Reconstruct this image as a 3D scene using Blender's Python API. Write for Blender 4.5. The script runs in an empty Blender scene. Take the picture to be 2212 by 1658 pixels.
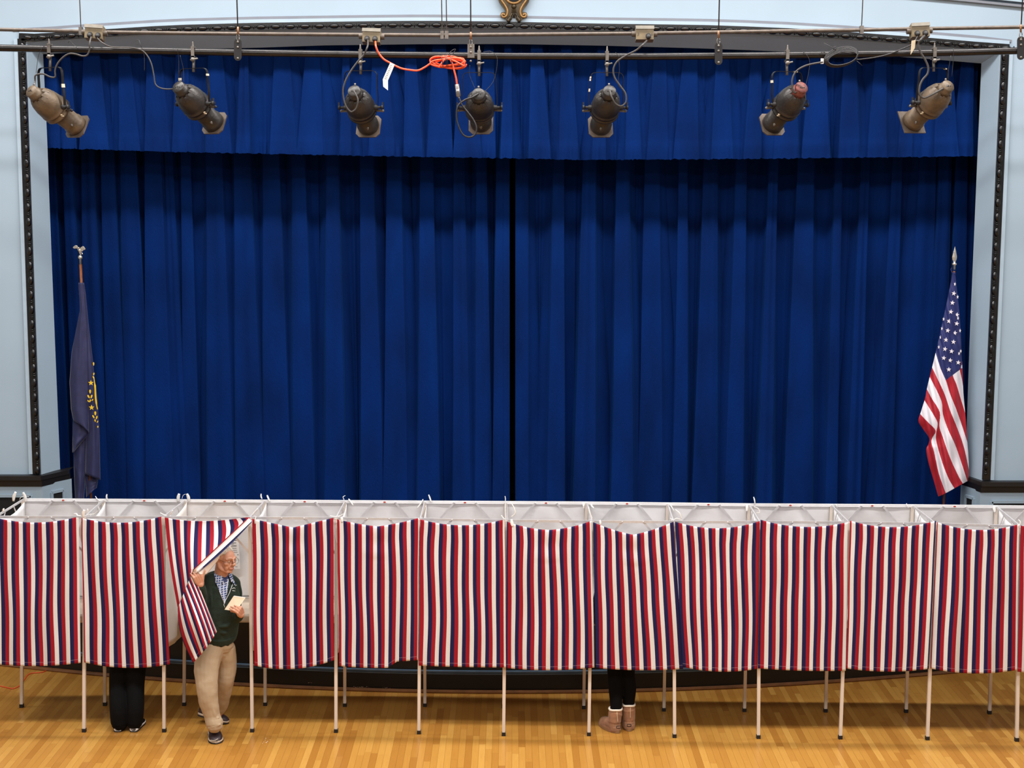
import bpy, bmesh, math, random
from mathutils import Vector, Matrix, noise
from mathutils.bvhtree import BVHTree
R = math.radians
rnd = random.Random(7)
scene = bpy.context.scene
COL = scene.collection
# ------------------------------------------------------------------ camera model (photo is 2212 x 1658)
F, CX, CY = 3268.0, 1106.0, 829.0
CAM = Vector((0, 0, 4.8)); PITCH = math.atan(429 / F)
FWD = Vector((0, math.cos(PITCH), -math.sin(PITCH))); UP = Vector((0, math.sin(PITCH), math.cos(PITCH)))
def ray(px, py): return Vector((1, 0, 0)) * ((px - CX) / F) + UP * ((CY - py) / F) + FWD
def P(px, py, Y):
    d = ray(px, py); return CAM + d * (Y / d.y)
def Z(px, py, z=0.0):
    d = ray(px, py); return CAM + d * ((z - CAM.z) / d.z)
cam = bpy.data.objects.new('camera', bpy.data.cameras.new('camera')); COL.objects.link(cam)
cam.location = CAM; cam.rotation_euler = (math.pi / 2 - PITCH, 0, 0)
cam.data.sensor_width = 36; cam.data.lens = F / 2212 * 36; cam.data.clip_end = 100
scene.camera = cam
scene.view_settings.view_transform = 'Standard'; scene.view_settings.look = 'None'
scene.view_settings.gamma = 1; scene.view_settings.use_curve_mapping = False
scene.view_settings.exposure = 0.5

# ------------------------------------------------------------------ materials
def srgb(r, g, b):
    return tuple((c / 255 / 12.92) if c / 255 <= .04045 else ((c / 255 + .055) / 1.055) ** 2.4 for c in (r, g, b)) + (1,)
class NT:
    def __init__(s, name):
        s.m = bpy.data.materials.new(name); s.m.use_nodes = True
        s.t = s.m.node_tree; s.n = s.t.nodes; s.b = s.n['Principled BSDF']
    def node(s, typ, **kw):
        nd = s.n.new(typ)
        for k, v in kw.items():
            if k.startswith('i_'): nd.inputs[k[2:].replace('_', ' ')].default_value = v
            else: setattr(nd, k, v)
        return nd
    def link(s, a, b): s.t.links.new(a, b)
    def math(s, op, a, b=None, c=None):
        nd = s.n.new('ShaderNodeMath'); nd.operation = op
        for i, v in enumerate((a, b, c)):
            if v is None: continue
            if isinstance(v, (int, float)): nd.inputs[i].default_value = v
            else: s.link(v, nd.inputs[i])
        return nd.outputs[0]
    def mix(s, fac, a, b, blend='MIX'):
        nd = s.n.new('ShaderNodeMix'); nd.data_type = 'RGBA'; nd.blend_type = blend
        for i, v in ((0, fac), (6, a), (7, b)):
            if isinstance(v, (int, float, tuple)): nd.inputs[i].default_value = v
            else: s.link(v, nd.inputs[i])
        return nd.outputs[2]
def mat(name, col, rough=.5, metal=0, var=.12, scale=8, bump=0, bscale=40, sheen=0, sheencol=None, spec=.5, coat=0, trans=0, stretch=None, alpha=None):
    t = NT(name); b = t.b
    tc = t.node('ShaderNodeTexCoord'); src = tc.outputs['Object']
    if stretch:
        mp = t.node('ShaderNodeMapping'); mp.inputs['Scale'].default_value = stretch; t.link(src, mp.inputs[0]); src = mp.outputs[0]
    nz = t.node('ShaderNodeTexNoise'); nz.inputs['Scale'].default_value = scale; nz.inputs['Detail'].default_value = 4
    t.link(src, nz.inputs[0])
    dk = tuple(c * (1 - var) for c in col[:3]) + (1,); lt = tuple(min(1, c * (1 + var)) for c in col[:3]) + (1,)
    mr = t.node('ShaderNodeMapRange'); mr.inputs[1].default_value = .3; mr.inputs[2].default_value = .7
    t.link(nz.outputs[0], mr.inputs[0])
    t.link(t.mix(mr.outputs[0], dk, lt), b.inputs['Base Color'])
    b.inputs['Roughness'].default_value = rough; b.inputs['Metallic'].default_value = metal
    b.inputs['Specular IOR Level'].default_value = spec; b.inputs['Coat Weight'].default_value = coat
    if sheen:
        b.inputs['Sheen Weight'].default_value = sheen; b.inputs['Sheen Roughness'].default_value = .35
        b.inputs['Sheen Tint'].default_value = sheencol or (1, 1, 1, 1)
    if bump:
        n2 = t.node('ShaderNodeTexNoise'); n2.inputs['Scale'].default_value = bscale; n2.inputs['Detail'].default_value = 3
        t.link(src, n2.inputs[0])
        bp = t.node('ShaderNodeBump'); bp.inputs['Strength'].default_value = bump; bp.inputs['Distance'].default_value = .02
        t.link(n2.outputs[0], bp.inputs['Height']); t.link(bp.outputs[0], b.inputs['Normal'])
    return t.m
M = {}
M['wall'] = mat('blue_wall_paint', srgb(156, 176, 192), .55, var=.035, scale=1.2, bump=.25, bscale=1.6)
M['wainscot'] = mat('blue_wainscot_paint', srgb(138, 156, 170), .5, var=.04, scale=2)
M['trimlight'] = mat('pale_trim_paint', srgb(162, 182, 198), .4, var=.03)
M['trimgrey'] = mat('grey_trim_paint', srgb(120, 124, 134), .6, var=.05)
M['soffit'] = mat('grey_soffit_paint', srgb(140, 142, 150), .7, var=.05)
M['blacktrim'] = mat('gloss_black_trim', srgb(9, 8, 10), .28, var=.2, coat=.2)
M['darkwood'] = mat('dark_stained_wood', srgb(15, 12, 12), .5, var=.3, scale=6, stretch=(1, 8, 8))
M['ceiling'] = mat('ceiling_paint', srgb(190, 190, 188), .8, var=.03)
M['hallwall'] = mat('hall_wall_paint', srgb(150, 154, 156), .8, var=.03)
M['velvet'] = mat('blue_velvet', srgb(0, 32, 88), .9, var=.25, scale=3, sheen=.3, sheencol=srgb(30, 110, 190), spec=.1, bump=.25, bscale=90, stretch=(1, 1, .35))
M['black'] = mat('black_masking', srgb(6, 6, 8), .9, var=.1)
M['apron'] = mat('black_stage_face', srgb(22, 20, 20), .45, var=.35, scale=5)
M['bluestripe'] = mat('blue_ledge_paint', srgb(92, 116, 140), .45, var=.15)
M['quarter'] = mat('brown_quarter_round', srgb(126, 84, 48), .4, var=.25, scale=9)
M['alu'] = mat('brushed_aluminium', srgb(214, 213, 215), .4, metal=.35, var=.08, scale=20)
M['legpaint'] = mat('almond_leg_enamel', srgb(220, 208, 196), .35, var=.05, scale=3)
M['rubber'] = mat('black_rubber', srgb(22, 20, 24), .6)
M['white'] = mat('white_vinyl', srgb(238, 238, 240), .25, var=.03, scale=2, bump=.7, bscale=4)
M['tie'] = mat('white_plastic_tie', srgb(238, 236, 232), .35, var=.02)
M['shelf'] = mat('beige_shelf', srgb(205, 190, 172), .5, var=.05)
M['red'] = mat('red_label', srgb(190, 60, 50), .5)
M['lampdark'] = mat('dusty_black_housing', srgb(44, 40, 38), .42, metal=.25, var=.45, scale=9, bump=.15)
M['lampbrown'] = mat('dusty_brown_housing', srgb(90, 75, 58), .5, metal=.2, var=.4, scale=10, bump=.15)
M['lampplate'] = mat('worn_gel_frame', srgb(92, 80, 70), .5, metal=.3, var=.35, scale=12)
M['steel'] = mat('galvanised_steel', srgb(112, 106, 100), .45, metal=.5, var=.25, scale=25)
M['pipe'] = mat('black_steel_pipe', srgb(36, 33, 33), .28, metal=.4, var=.35, scale=8)
M['conduit'] = mat('dusty_conduit', srgb(92, 82, 74), .5, metal=.3, var=.25, scale=20)
M['boxmat'] = mat('yellowed_outlet_box', srgb(116, 101, 74), .5, var=.15, scale=20)
M['boxlid'] = mat('dusty_box_cover', srgb(112, 106, 95), .6, var=.15, scale=20)
M['cable'] = mat('black_cable', srgb(34, 32, 34), .4)
M['greycable'] = mat('grey_cable', srgb(60, 56, 54), .5)
M['orange'] = mat('orange_cord', srgb(236, 84, 44), .4, var=.08)
M['brass'] = mat('antique_gold', srgb(60, 50, 34), .35, metal=.5, var=.5, scale=14)
M['goldedge'] = mat('bright_gold_edge', srgb(140, 106, 62), .3, metal=.4, var=.2)
M['silver'] = mat('silver_finial', srgb(214, 206, 194), .25, metal=.8, var=.1)
M['polewood'] = mat('brown_pole_wood', srgb(118, 66, 36), .35, var=.3, scale=20)
M['flagred'] = mat('flag_red', srgb(164, 20, 38), .6, var=.1, sheen=.15)
M['flagwhite'] = mat('flag_white', srgb(226, 220, 228), .6, var=.04)
M['flagblue'] = mat('flag_blue', srgb(30, 38, 96), .6, var=.1)
M['flagnavy'] = mat('flag_navy', srgb(33, 35, 74), .7, var=.15, scale=12, sheen=.2)
M['gold'] = mat('flag_gold', srgb(226, 186, 40), .5, var=.1)
M['paper'] = mat('white_paper', srgb(238, 238, 238), .6, var=.02)
M['card'] = mat('cream_card', srgb(246, 226, 200), .6, var=.02)
M['ink'] = mat('dark_ink', srgb(60, 58, 60), .6)
M['skin'] = mat('skin', srgb(200, 146, 120), .5, var=.1, scale=18, bump=.15, bscale=60)
M['hair'] = mat('white_hair', srgb(206, 196, 180), .6, var=.2, scale=40, bump=.6, bscale=120, stretch=(1, 1, .3))
M['sweater'] = mat('dark_green_fleece', srgb(23, 38, 27), .9, var=.25, scale=30, sheen=.25, sheencol=srgb(120, 150, 120), bump=.3, bscale=120)
M['khaki'] = mat('khaki_twill', srgb(174, 152, 124), .85, var=.06, scale=6, bump=.35, bscale=9)
M['tee'] = mat('navy_undershirt', srgb(52, 60, 100), .8)
M['shoe'] = mat('dark_plum_shoe', srgb(48, 34, 40), .5, var=.3, scale=40)
M['sole'] = mat('off_white_sole', srgb(196, 184, 170), .5, var=.1)
M['blackcloth'] = mat('black_trouser_cloth', srgb(9, 9, 10), .9, var=.2, scale=20, spec=.15)
M['legging'] = mat('black_leggings', srgb(4, 4, 5), .9, spec=.15)
M['coatcloth'] = mat('charcoal_jacket', srgb(44, 46, 52), .85)
M['darkhair'] = mat('dark_brown_hair', srgb(58, 42, 32), .6, var=.3, scale=40)
M['suede'] = mat('tan_suede', srgb(150, 108, 80), .95, var=.22, scale=25, sheen=.3)
M['suededark'] = mat('tan_suede_sole', srgb(140, 104, 70), .7, var=.1)
M['fleece'] = mat('cream_fleece', srgb(226, 214, 198), .95)
M['specs'] = mat('dark_spectacle_metal', srgb(46, 34, 32), .3, metal=.5)
M['lip'] = mat('lip_skin', srgb(176, 104, 88), .5)
M['brow'] = mat('grey_brow', srgb(165, 132, 110), .8)
M['eye'] = mat('eye_white', srgb(215, 200, 190), .3)
M['iris'] = mat('dark_iris', srgb(40, 30, 28), .2)
M['bluetag'] = mat('clear_lens_glass', srgb(220, 225, 230), .1)
M['redcap'] = mat('faded_red_paint', srgb(98, 46, 40), .5, var=.6, scale=40)
M['tape'] = mat('cream_tape', srgb(214, 198, 168), .6)
# floor: narrow maple strips running towards the stage
def floor_mat():
    t = NT('maple_strip_floor'); tc = t.node('ShaderNodeTexCoord'); sx = t.node('ShaderNodeSeparateXYZ'); t.link(tc.outputs['Object'], sx.inputs[0])
    u = t.math('DIVIDE', sx.outputs[0], .0572); cid = t.math('FLOOR', u)
    wn = t.node('ShaderNodeTexWhiteNoise', noise_dimensions='1D'); t.link(cid, wn.inputs['W'])
    v = t.math('ADD', t.math('DIVIDE', sx.outputs[1], .9), t.math('MULTIPLY', wn.outputs[0], 7.3)); rid = t.math('FLOOR', v)
    cb = t.node('ShaderNodeCombineXYZ'); t.link(cid, cb.inputs[0]); t.link(rid, cb.inputs[1])
    w2 = t.node('ShaderNodeTexWhiteNoise', noise_dimensions='3D'); t.link(cb.outputs[0], w2.inputs['Vector'])
    rp = t.node('ShaderNodeValToRGB'); t.link(w2.outputs[0], rp.inputs[0])
    e = rp.color_ramp.elements
    e[0].position = 0; e[0].color = srgb(168, 116, 48); e[1].position = 1; e[1].color = srgb(208, 160, 80)
    for p, c in ((.3, srgb(186, 134, 60)), (.7, srgb(196, 146, 68))):
        x = e.new(p); x.color = c
    mp = t.node('ShaderNodeMapping'); mp.inputs['Scale'].default_value = (30, 1.5, 1); t.link(tc.outputs['Object'], mp.inputs[0])
    nz = t.node('ShaderNodeTexNoise', i_Scale=3.0, i_Detail=5.0); t.link(mp.outputs[0], nz.inputs[0])
    c1 = t.mix(t.math('MULTIPLY', nz.outputs[0], .35), rp.outputs[0], srgb(140, 84, 32))
    n3 = t.node('ShaderNodeTexNoise', i_Scale=.7, i_Detail=3.0); t.link(tc.outputs['Object'], n3.inputs[0])
    c1 = t.mix(t.math('MULTIPLY', n3.outputs[0], .18), c1, srgb(150, 92, 40))
    fu = t.math('FRACT', u); fv = t.math('FRACT', v)
    g1 = t.math('LESS_THAN', t.math('MINIMUM', fu, t.math('SUBTRACT', 1.0, fu)), .022)
    g2 = t.math('LESS_THAN', fv, .0025)
    g = t.math('MULTIPLY', t.math('MAXIMUM', g1, g2), .5)
    t.link(t.mix(g, c1, srgb(84, 48, 18)), t.b.inputs['Base Color'])
    t.link(t.math('ADD', t.math('MULTIPLY', n3.outputs[0], .16), .2), t.b.inputs['Roughness'])
    t.b.inputs['Specular IOR Level'].default_value = .45
    return t.m
M['floor'] = floor_mat()
# striped cloth: u of the UV map counts stripe triples, navy / red / white
def stripe_mat():
    t = NT('striped_cotton'); uv = t.node('ShaderNodeUVMap'); sx = t.node('ShaderNodeSeparateXYZ'); t.link(uv.outputs[0], sx.inputs[0])
    f = t.math('FRACT', sx.outputs[0]); rp = t.node('ShaderNodeValToRGB'); t.link(f, rp.inputs[0]); cr = rp.color_ramp; cr.interpolation = 'CONSTANT'
    cr.elements[0].position = 0; cr.elements[0].color = srgb(29, 29, 80)
    cr.elements[1].position = .325; cr.elements[1].color = srgb(170, 22, 38)
    x = cr.elements.new(.652); x.color = srgb(240, 240, 240)
    # weave, hem stitch lines and fold crease (v = metres below top edge, in UV v)
    tc = t.node('ShaderNodeTexCoord'); nz = t.node('ShaderNodeTexNoise', i_Scale=220.0, i_Detail=2.0); t.link(tc.outputs['Object'], nz.inputs[0])
    c = t.mix(t.math('MULTIPLY', nz.outputs[0], .16), rp.outputs[0], srgb(70, 62, 72))
    dash = t.math('LESS_THAN', t.math('FRACT', t.math('MULTIPLY', sx.outputs[0], 12.0)), .7)
    st = t.math('MULTIPLY', t.math('MULTIPLY', t.math('COMPARE', sx.outputs[1], .035, .0016), dash), .55)
    c = t.mix(st, c, srgb(210, 190, 200))
    t.link(c, t.b.inputs['Base Color']); t.b.inputs['Roughness'].default_value = .85
    t.b.inputs['Specular IOR Level'].default_value = .2
    bp = t.node('ShaderNodeBump'); bp.inputs['Strength'].default_value = .15; bp.inputs['Distance'].default_value = .01
    n2 = t.node('ShaderNodeTexNoise', i_Scale=7.0, i_Detail=3.0); t.link(tc.outputs['Object'], n2.inputs[0])
    t.link(n2.outputs[0], bp.inputs['Height']); t.link(bp.outputs[0], t.b.inputs['Normal'])
    # thin cloth lets a little light through
    tr = t.node('ShaderNodeBsdfTranslucent'); t.link(c, tr.inputs[0])
    mx = t.node('ShaderNodeMixShader'); mx.inputs[0].default_value = .12
    t.link(t.b.outputs[0], mx.inputs[1]); t.link(tr.outputs[0], mx.inputs[2]); t.link(mx.outputs[0], t.n['Material Output'].inputs[0])
    return t.m
M['stripe'] = stripe_mat()
M['clothback'] = mat('unprinted_cloth_back', srgb(232, 226, 220), .85, var=.04)
def plaid_mat():
    t = NT('blue_plaid'); tc = t.node('ShaderNodeTexCoord'); mp = t.node('ShaderNodeMapping'); mp.inputs['Rotation'].default_value = (0, R(8), R(20))
    t.link(tc.outputs['Object'], mp.inputs[0]); sx = t.node('ShaderNodeSeparateXYZ'); t.link(mp.outputs[0], sx.inputs[0])
    a = t.math('FRACT', t.math('MULTIPLY', sx.outputs[0], 52.0)); b = t.math('FRACT', t.math('MULTIPLY', sx.outputs[2], 52.0))
    w = t.math('MAXIMUM', t.math('LESS_THAN', a, .3), t.math('LESS_THAN', b, .3)); d = t.math('MULTIPLY', t.math('GREATER_THAN', a, .62), t.math('GREATER_THAN', b, .55))
    c = t.mix(t.math('MULTIPLY', w, .75), srgb(74, 96, 150), srgb(214, 220, 232)); c = t.mix(d, c, srgb(36, 44, 88))
    t.link(c, t.b.inputs['Base Color']); t.b.inputs['Roughness'].default_value = .8
    return t.m
M['plaid'] = plaid_mat()

# ------------------------------------------------------------------ mesh building
class MB:
    def __init__(s): s.v = []; s.f = []; s.mi = []; s.uv = []
    def add(s, verts, faces, mi=0, uvs=None):
        o = len(s.v); s.v += [Vector(v) for v in verts]
        s.uv += list(uvs) if uvs else [(0, 0)] * len(verts)
        for k, f in enumerate(faces):
            s.f.append([i + o for i in f]); s.mi.append(mi[k] if isinstance(mi, list) else mi)
        return s
def box(mb, c, size, rot=None, mi=0):
    c = Vector(c); h = Vector(size) / 2; vs = []
    for z in (-1, 1):
        for x, y in ((-1, -1), (1, -1), (1, 1), (-1, 1)):
            p = Vector((x * h.x, y * h.y, z * h.z)); vs.append(c + (rot @ p if rot else p))
    mb.add(vs, [(3, 2, 1, 0), (4, 5, 6, 7), (0, 1, 5, 4), (1, 2, 6, 5), (2, 3, 7, 6), (3, 0, 4, 7)], mi); return mb
def frame(d, up=Vector((0, 0, 1))):
    d = d.normalized()
    if abs(d.dot(up)) > .98: up = Vector((0, 1, 0))
    x = d.cross(up).normalized(); y = x.cross(d).normalized(); return x, y, d
def bar(mb, a, b, w, h, up=Vector((0, 0, 1)), mi=0):
    a = Vector(a); b = Vector(b); x, y, d = frame(b - a, up)
    vs = [p + x * (sx * w / 2) + y * (sy * h / 2) for p in (a, b) for sx, sy in ((-1, -1), (1, -1), (1, 1), (-1, 1))]
    mb.add(vs, [(0, 1, 2, 3), (7, 6, 5, 4), (4, 5, 1, 0), (5, 6, 2, 1), (6, 7, 3, 2), (7, 4, 0, 3)], mi); return mb
def tube(mb, pts, r, seg=8, mi=0, cap=True, sx=1, sy=1, up=None):
    pts = [Vector(p) for p in pts]; n = len(pts)
    rs = r if isinstance(r, (list, tuple)) else [r] * n
    X = None; vs = []
    for i, p in enumerate(pts):
        d = (pts[min(i + 1, n - 1)] - pts[max(i - 1, 0)])
        if d.length < 1e-9: d = Vector((0, 0, 1))
        d.normalize()
        if X is None: X = frame(d, up or Vector((0, 0, 1)))[0]
        X = (X - d * X.dot(d)); X = X.normalized() if X.length > 1e-6 else frame(d)[0]
        Yv = d.cross(X)
        for k in range(seg):
            a = 2 * math.pi * k / seg; vs.append(p + (X * math.cos(a) * sx + Yv * math.sin(a) * sy) * rs[i])
    fs = [(i * seg + k, i * seg + (k + 1) % seg, (i + 1) * seg + (k + 1) % seg, (i + 1) * seg + k) for i in range(n - 1) for k in range(seg)]
    if cap: fs += [tuple(reversed(range(seg))), tuple((n - 1) * seg + k for k in range(seg))]
    mb.add(vs, fs, mi); return mb
def spline(pts, sub=6):
    pts = [Vector(p) for p in pts]
    if len(pts) < 3: return pts
    out = []; q = [2 * pts[0] - pts[1]] + pts + [2 * pts[-1] - pts[-2]]
    for i in range(1, len(q) - 2):
        for k in range(sub):
            t = k / sub; a, b, c, d = q[i - 1], q[i], q[i + 1], q[i + 2]
            out.append(.5 * ((2 * b) + (c - a) * t + (2 * a - 5 * b + 4 * c - d) * t * t + (3 * b - a - 3 * c + d) * t ** 3))
    out.append(pts[-1]); return out
def lathe(mb, prof, o, d, seg=24, mi=0, up=None):
    """prof = [(t, r)] along unit direction d from o; mi may be a list per band"""
    x, y, d = frame(Vector(d), up or Vector((0, 0, 1))); vs = []
    for t, r in prof:
        for k in range(seg):
            a = 2 * math.pi * k / seg; vs.append(Vector(o) + d * t + (x * math.cos(a) + y * math.sin(a)) * max(r, 1e-4))
    fs = []; ml = []
    for i in range(len(prof) - 1):
        for k in range(seg):
            fs.append((i * seg + k, i * seg + (k + 1) % seg, (i + 1) * seg + (k + 1) % seg, (i + 1) * seg + k)); ml.append(mi[i] if isinstance(mi, list) else mi)
    mb.add(vs, fs, ml); return mb
def ball(mb, c, r, seg=12, mi=0, rot=None):
    r = Vector((r, r, r)) if isinstance(r, (int, float)) else Vector(r); vs = []; n = seg // 2
    for i in range(n + 1):
        th = math.pi * i / n
        for k in range(seg):
            a = 2 * math.pi * k / seg
            p = Vector((r.x * math.sin(th) * math.cos(a), r.y * math.sin(th) * math.sin(a), r.z * math.cos(th)))
            vs.append(Vector(c) + (rot @ p if rot else p))
    fs = [(i * seg + k, (i + 1) * seg + k, (i + 1) * seg + (k + 1) % seg, i * seg + (k + 1) % seg) for i in range(n) for k in range(seg)]
    mb.add(vs, fs, mi); return mb
def prism(mb, pts, off, mi=0):
    """extrude a polygon (3-D points) by vector off"""
    pts = [Vector(p) for p in pts]; off = Vector(off); n = len(pts)
    mb.add(pts + [p + off for p in pts], [tuple(range(n)), tuple(reversed(range(n, 2 * n)))] + [(i, i + n, (i + 1) % n + n, (i + 1) % n) for i in range(n)], mi); return mb
def grid(mb, fn, nu, nv, mi=0, uvf=None):
    vs = []; uv = []
    for j in range(nv + 1):
        for i in range(nu + 1):
            vs.append(fn(i / nu, j / nv)); uv.append(uvf(i / nu, j / nv) if uvf else (i / nu, j / nv))
    fs = [(j * (nu + 1) + i, j * (nu + 1) + i + 1, (j + 1) * (nu + 1) + i + 1, (j + 1) * (nu + 1) + i) for j in range(nv) for i in range(nu)]
    if callable(mi): ml = [mi((i + .5) / nu, (j + .5) / nv) for j in range(nv) for i in range(nu)]
    else: ml = mi
    mb.add(vs, fs, ml, uv); return mb
def obj(name, mb, mats, parent=None, smooth=False, fixn=True):
    me = bpy.data.meshes.new(name); me.from_pydata([tuple(v) for v in mb.v], [], mb.f)
    for m in (mats if isinstance(mats, (list, tuple)) else [mats]): me.materials.append(M[m] if isinstance(m, str) else m)
    ul = me.uv_layers.new(name='UVMap')
    for p in me.polygons:
        p.material_index = mb.mi[p.index]; p.use_smooth = smooth and len(p.vertices) <= 4
        for li in p.loop_indices: ul.data[li].uv = mb.uv[me.loops[li].vertex_index]
    if fixn:
        bm = bmesh.new(); bm.from_mesh(me); bmesh.ops.recalc_face_normals(bm, faces=bm.faces); bm.to_mesh(me); bm.free()
    o = bpy.data.objects.new(name, me); COL.objects.link(o)
    if parent: adopt(o, parent)
    return o
def wmat(o):
    m = Matrix.LocRotScale(o.location, o.rotation_euler, o.scale)
    return (wmat(o.parent) @ o.matrix_parent_inverse @ m) if o.parent else m
def adopt(o, parent):
    o.parent = parent; o.matrix_parent_inverse = wmat(parent).inverted()
def thing(name, label, cat, loc, group=None):
    o = bpy.data.objects.new(name, None); COL.objects.link(o); o.location = loc; o.empty_display_size = .1
    tag(o, label, cat, group); return o
def tag(o, label, cat, group=None, kind=None):
    o['label'] = label; o['category'] = cat
    if group: o['group'] = group
    if kind: o['kind'] = kind
    return o
def struct(name, mb, mats, smooth=False):
    o = obj(name, mb, mats, None, smooth); o['kind'] = 'structure'; return o
def solid(o, th, off=0):
    m = o.modifiers.new('solid', 'SOLIDIFY'); m.thickness = th; m.offset = off; return o
def remesh(o, vox=.006, it=4, fac=.5):
    m = o.modifiers.new('remesh', 'REMESH'); m.mode = 'VOXEL'; m.voxel_size = vox; m.use_smooth_shade = True
    s = o.modifiers.new('smooth', 'SMOOTH'); s.factor = fac; s.iterations = it
    return o
def lerp(tab, x):
    if x <= tab[0][0]: return tab[0][1]
    for (a, va), (b, vb) in zip(tab, tab[1:]):
        if x <= b: return va + (vb - va) * (x - a) / (b - a)
    return tab[-1][1]
def nz(x, y=0, z=0): return noise.noise(Vector((x, y, z)))
# ================================================================== THE ROOM
YW, YI = 15.6, 15.9            # face of the proscenium wall, inner edge of its reveal
XL, XR, YB, ZC = -8.2, 8.2, -3.0, 8.3
def quadmesh(pts, mats, name): return struct(name, MB().add(pts, [tuple(range(len(pts)))]), mats)
fl = MB(); box(fl, (0, (YB + 16) / 2, -.1), (XR - XL, 16 - YB, .2)); struct('floor', fl, 'floor')
ce = MB(); box(ce, (0, (YB + 19) / 2, ZC + .1), (XR - XL + .6, 19 - YB, .2)); struct('ceiling', ce, 'ceiling')
w = MB(); box(w, (XL - .1, (YB + 19) / 2, ZC / 2), (.2, 19 - YB, ZC)); struct('wall_left', w, 'hallwall')
w = MB(); box(w, (XR + .1, (YB + 19) / 2, ZC / 2), (.2, 19 - YB, ZC)); struct('wall_right', w, 'hallwall')
w = MB(); box(w, (0, YB - .1, ZC / 2), (XR - XL, .2, ZC)); struct('wall_rear', w, 'hallwall')
w = MB(); box(w, (0, 18.6, ZC / 2), (XR - XL, .1, ZC)); struct('wall_backstage', w, 'black')

# frame lines read as (x, y) in the picture, put on the wall planes
arch = [(43, 80), (76, 81.5), (114, 79.5), (162, 76), (250, 70.5), (337, 65), (405, 62), (496, 59.5), (557, 58), (626, 57), (778, 54.8), (879, 53.8), (940, 53.8),
        (1082, 55), (1163, 57), (1315, 60), (1442, 61.5), (1530, 63), (1606, 65.5), (1700, 69.5), (1823, 77), (1917, 84), (2013, 91), (2107, 98.8), (2178, 104)]
leftv = [(48 + (k / 8) * 33, 84 + k / 8 * 938) for k in range(9)]          # downwards
rightv = [(2170 - (k / 8) * 41, 106 + k / 8 * 929) for k in range(9)]
# inner (audience) outline of the wall opening = inner edge of beads
half = 8.5
inner_arch = [(x, y + half) for x, y in arch]; inner_arch[0] = (58, 92); inner_arch[-1] = (2160, 111)
inner_left = [(58, 92)] + [(57 + k / 8 * 33.5, 92 + k / 8 * 930) for k in range(1, 9)]
inner_right = [(2160, 111)] + [(2160 - k / 8 * 39, 111 + k / 8 * 924) for k in range(1, 9)]
ZST = 1.0
def wallpt(p, Y=YW): return P(p[0], p[1], Y)
# wall sheet: columns from opening edge outward
path = [wallpt(p) for p in reversed(inner_left)] + [wallpt(p) for p in inner_arch[1:-1]] + [wallpt(p) for p in inner_right]
path[0] = Vector((path[0].x, YW, path[0].z)); 
bl = Vector((path[0].x + .02, YW, 0)); br = Vector((path[-1].x - .02, YW, 0))
mb = MB(); nL = len(inner_left); nR = len(inner_right)
outer = []
loop = [bl] + path + [br]
for i, p in enumerate(loop):
    if i <= nL: outer.append(Vector((XL, YW, p.z if i < nL else ZC)))
    elif i >= len(loop) - 1 - nR: outer.append(Vector((XR, YW, p.z if i > len(loop) - 1 - nR else ZC)))
    else: outer.append(Vector((p.x, YW, ZC)))
outer[nL] = Vector((XL, YW, ZC))
vs = loop + outer; n = len(loop)
fs = [(i, i + 1, n + i + 1, n + i) for i in range(n - 1)]
mb.add(vs, fs)
ws = struct('wall_stage', mb, 'wall')
# reveal: bevelled strip from wall plane to inner plane
ria = [(93, 117), (160, 113), (300, 108), (557, 103), (700, 98), (900, 95.5), (1100, 95), (1300, 98.5), (1500, 104), (1660, 110), (1823, 116.5), (1973, 124.5), (2120, 137)]
def arch_y(tab, x): return lerp(tab, x)
nrev = 60; mb = MB()
def top_o(t): x = 58 + t * (2160 - 58); return P(x, arch_y(inner_arch, x), YW)
def top_i(t): x = 93 + t * (2120 - 93); return P(x, arch_y(ria, x), YI)
grid(mb, lambda u, v: top_o(u).lerp(top_i(u), v), nrev, 1)
struct('trim_1', mb, 'wall')
for nm, o_, i_, b_ in (('trim_2', inner_left, [(93, 117), (102, 300), (105.5, 400), (118, 720), (130, 1013)], 1), ('trim_3', inner_right, [(2120, 137), (2113, 300), (2095, 720), (2089, 900), (2085, 1030)], -1)):
    mb = MB(); k = len(o_)
    def side(u, v, o_=o_, i_=i_):
        y = o_[0][1] + v * (o_[-1][1] - o_[0][1]); a = P(lerp([(q[1], q[0]) for q in o_], y), y, YW)
        y2 = i_[0][1] + v * (i_[-1][1] - i_[0][1]); b = P(lerp([(q[1], q[0]) for q in i_], y2), y2, YI)
        return a.lerp(b, u)
    grid(mb, side, 2, 16)
    bo, bi = side(0, 1), side(1, 1)
    mb.add([bo, bi, Vector((bi.x, bi.y, 0)), Vector((bo.x, bo.y, 0))], [(0, 1, 2, 3)])
    # return of the wall going back behind the reveal
    struct(nm, mb, 'wall')
mb = MB(); tp = [top_i(k / 40) for k in range(41)]
for a, b in zip(tp, tp[1:]): mb.add([a, b, Vector((b.x, YI, ZC)), Vector((a.x, YI, ZC))], [(0, 1, 2, 3)])
for sgn, e in ((-1, tp[0]), (1, tp[-1])):
    mb.add([e, Vector((e.x, YI + .02, 0)), Vector((sgn * 8.2, YI + .02, 0)), Vector((sgn * 8.2, YI + .02, ZC)), Vector((e.x, YI + .02, ZC))], [(0, 1, 2, 3, 4)])
struct('wall_behind_arch', mb, 'black')
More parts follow.
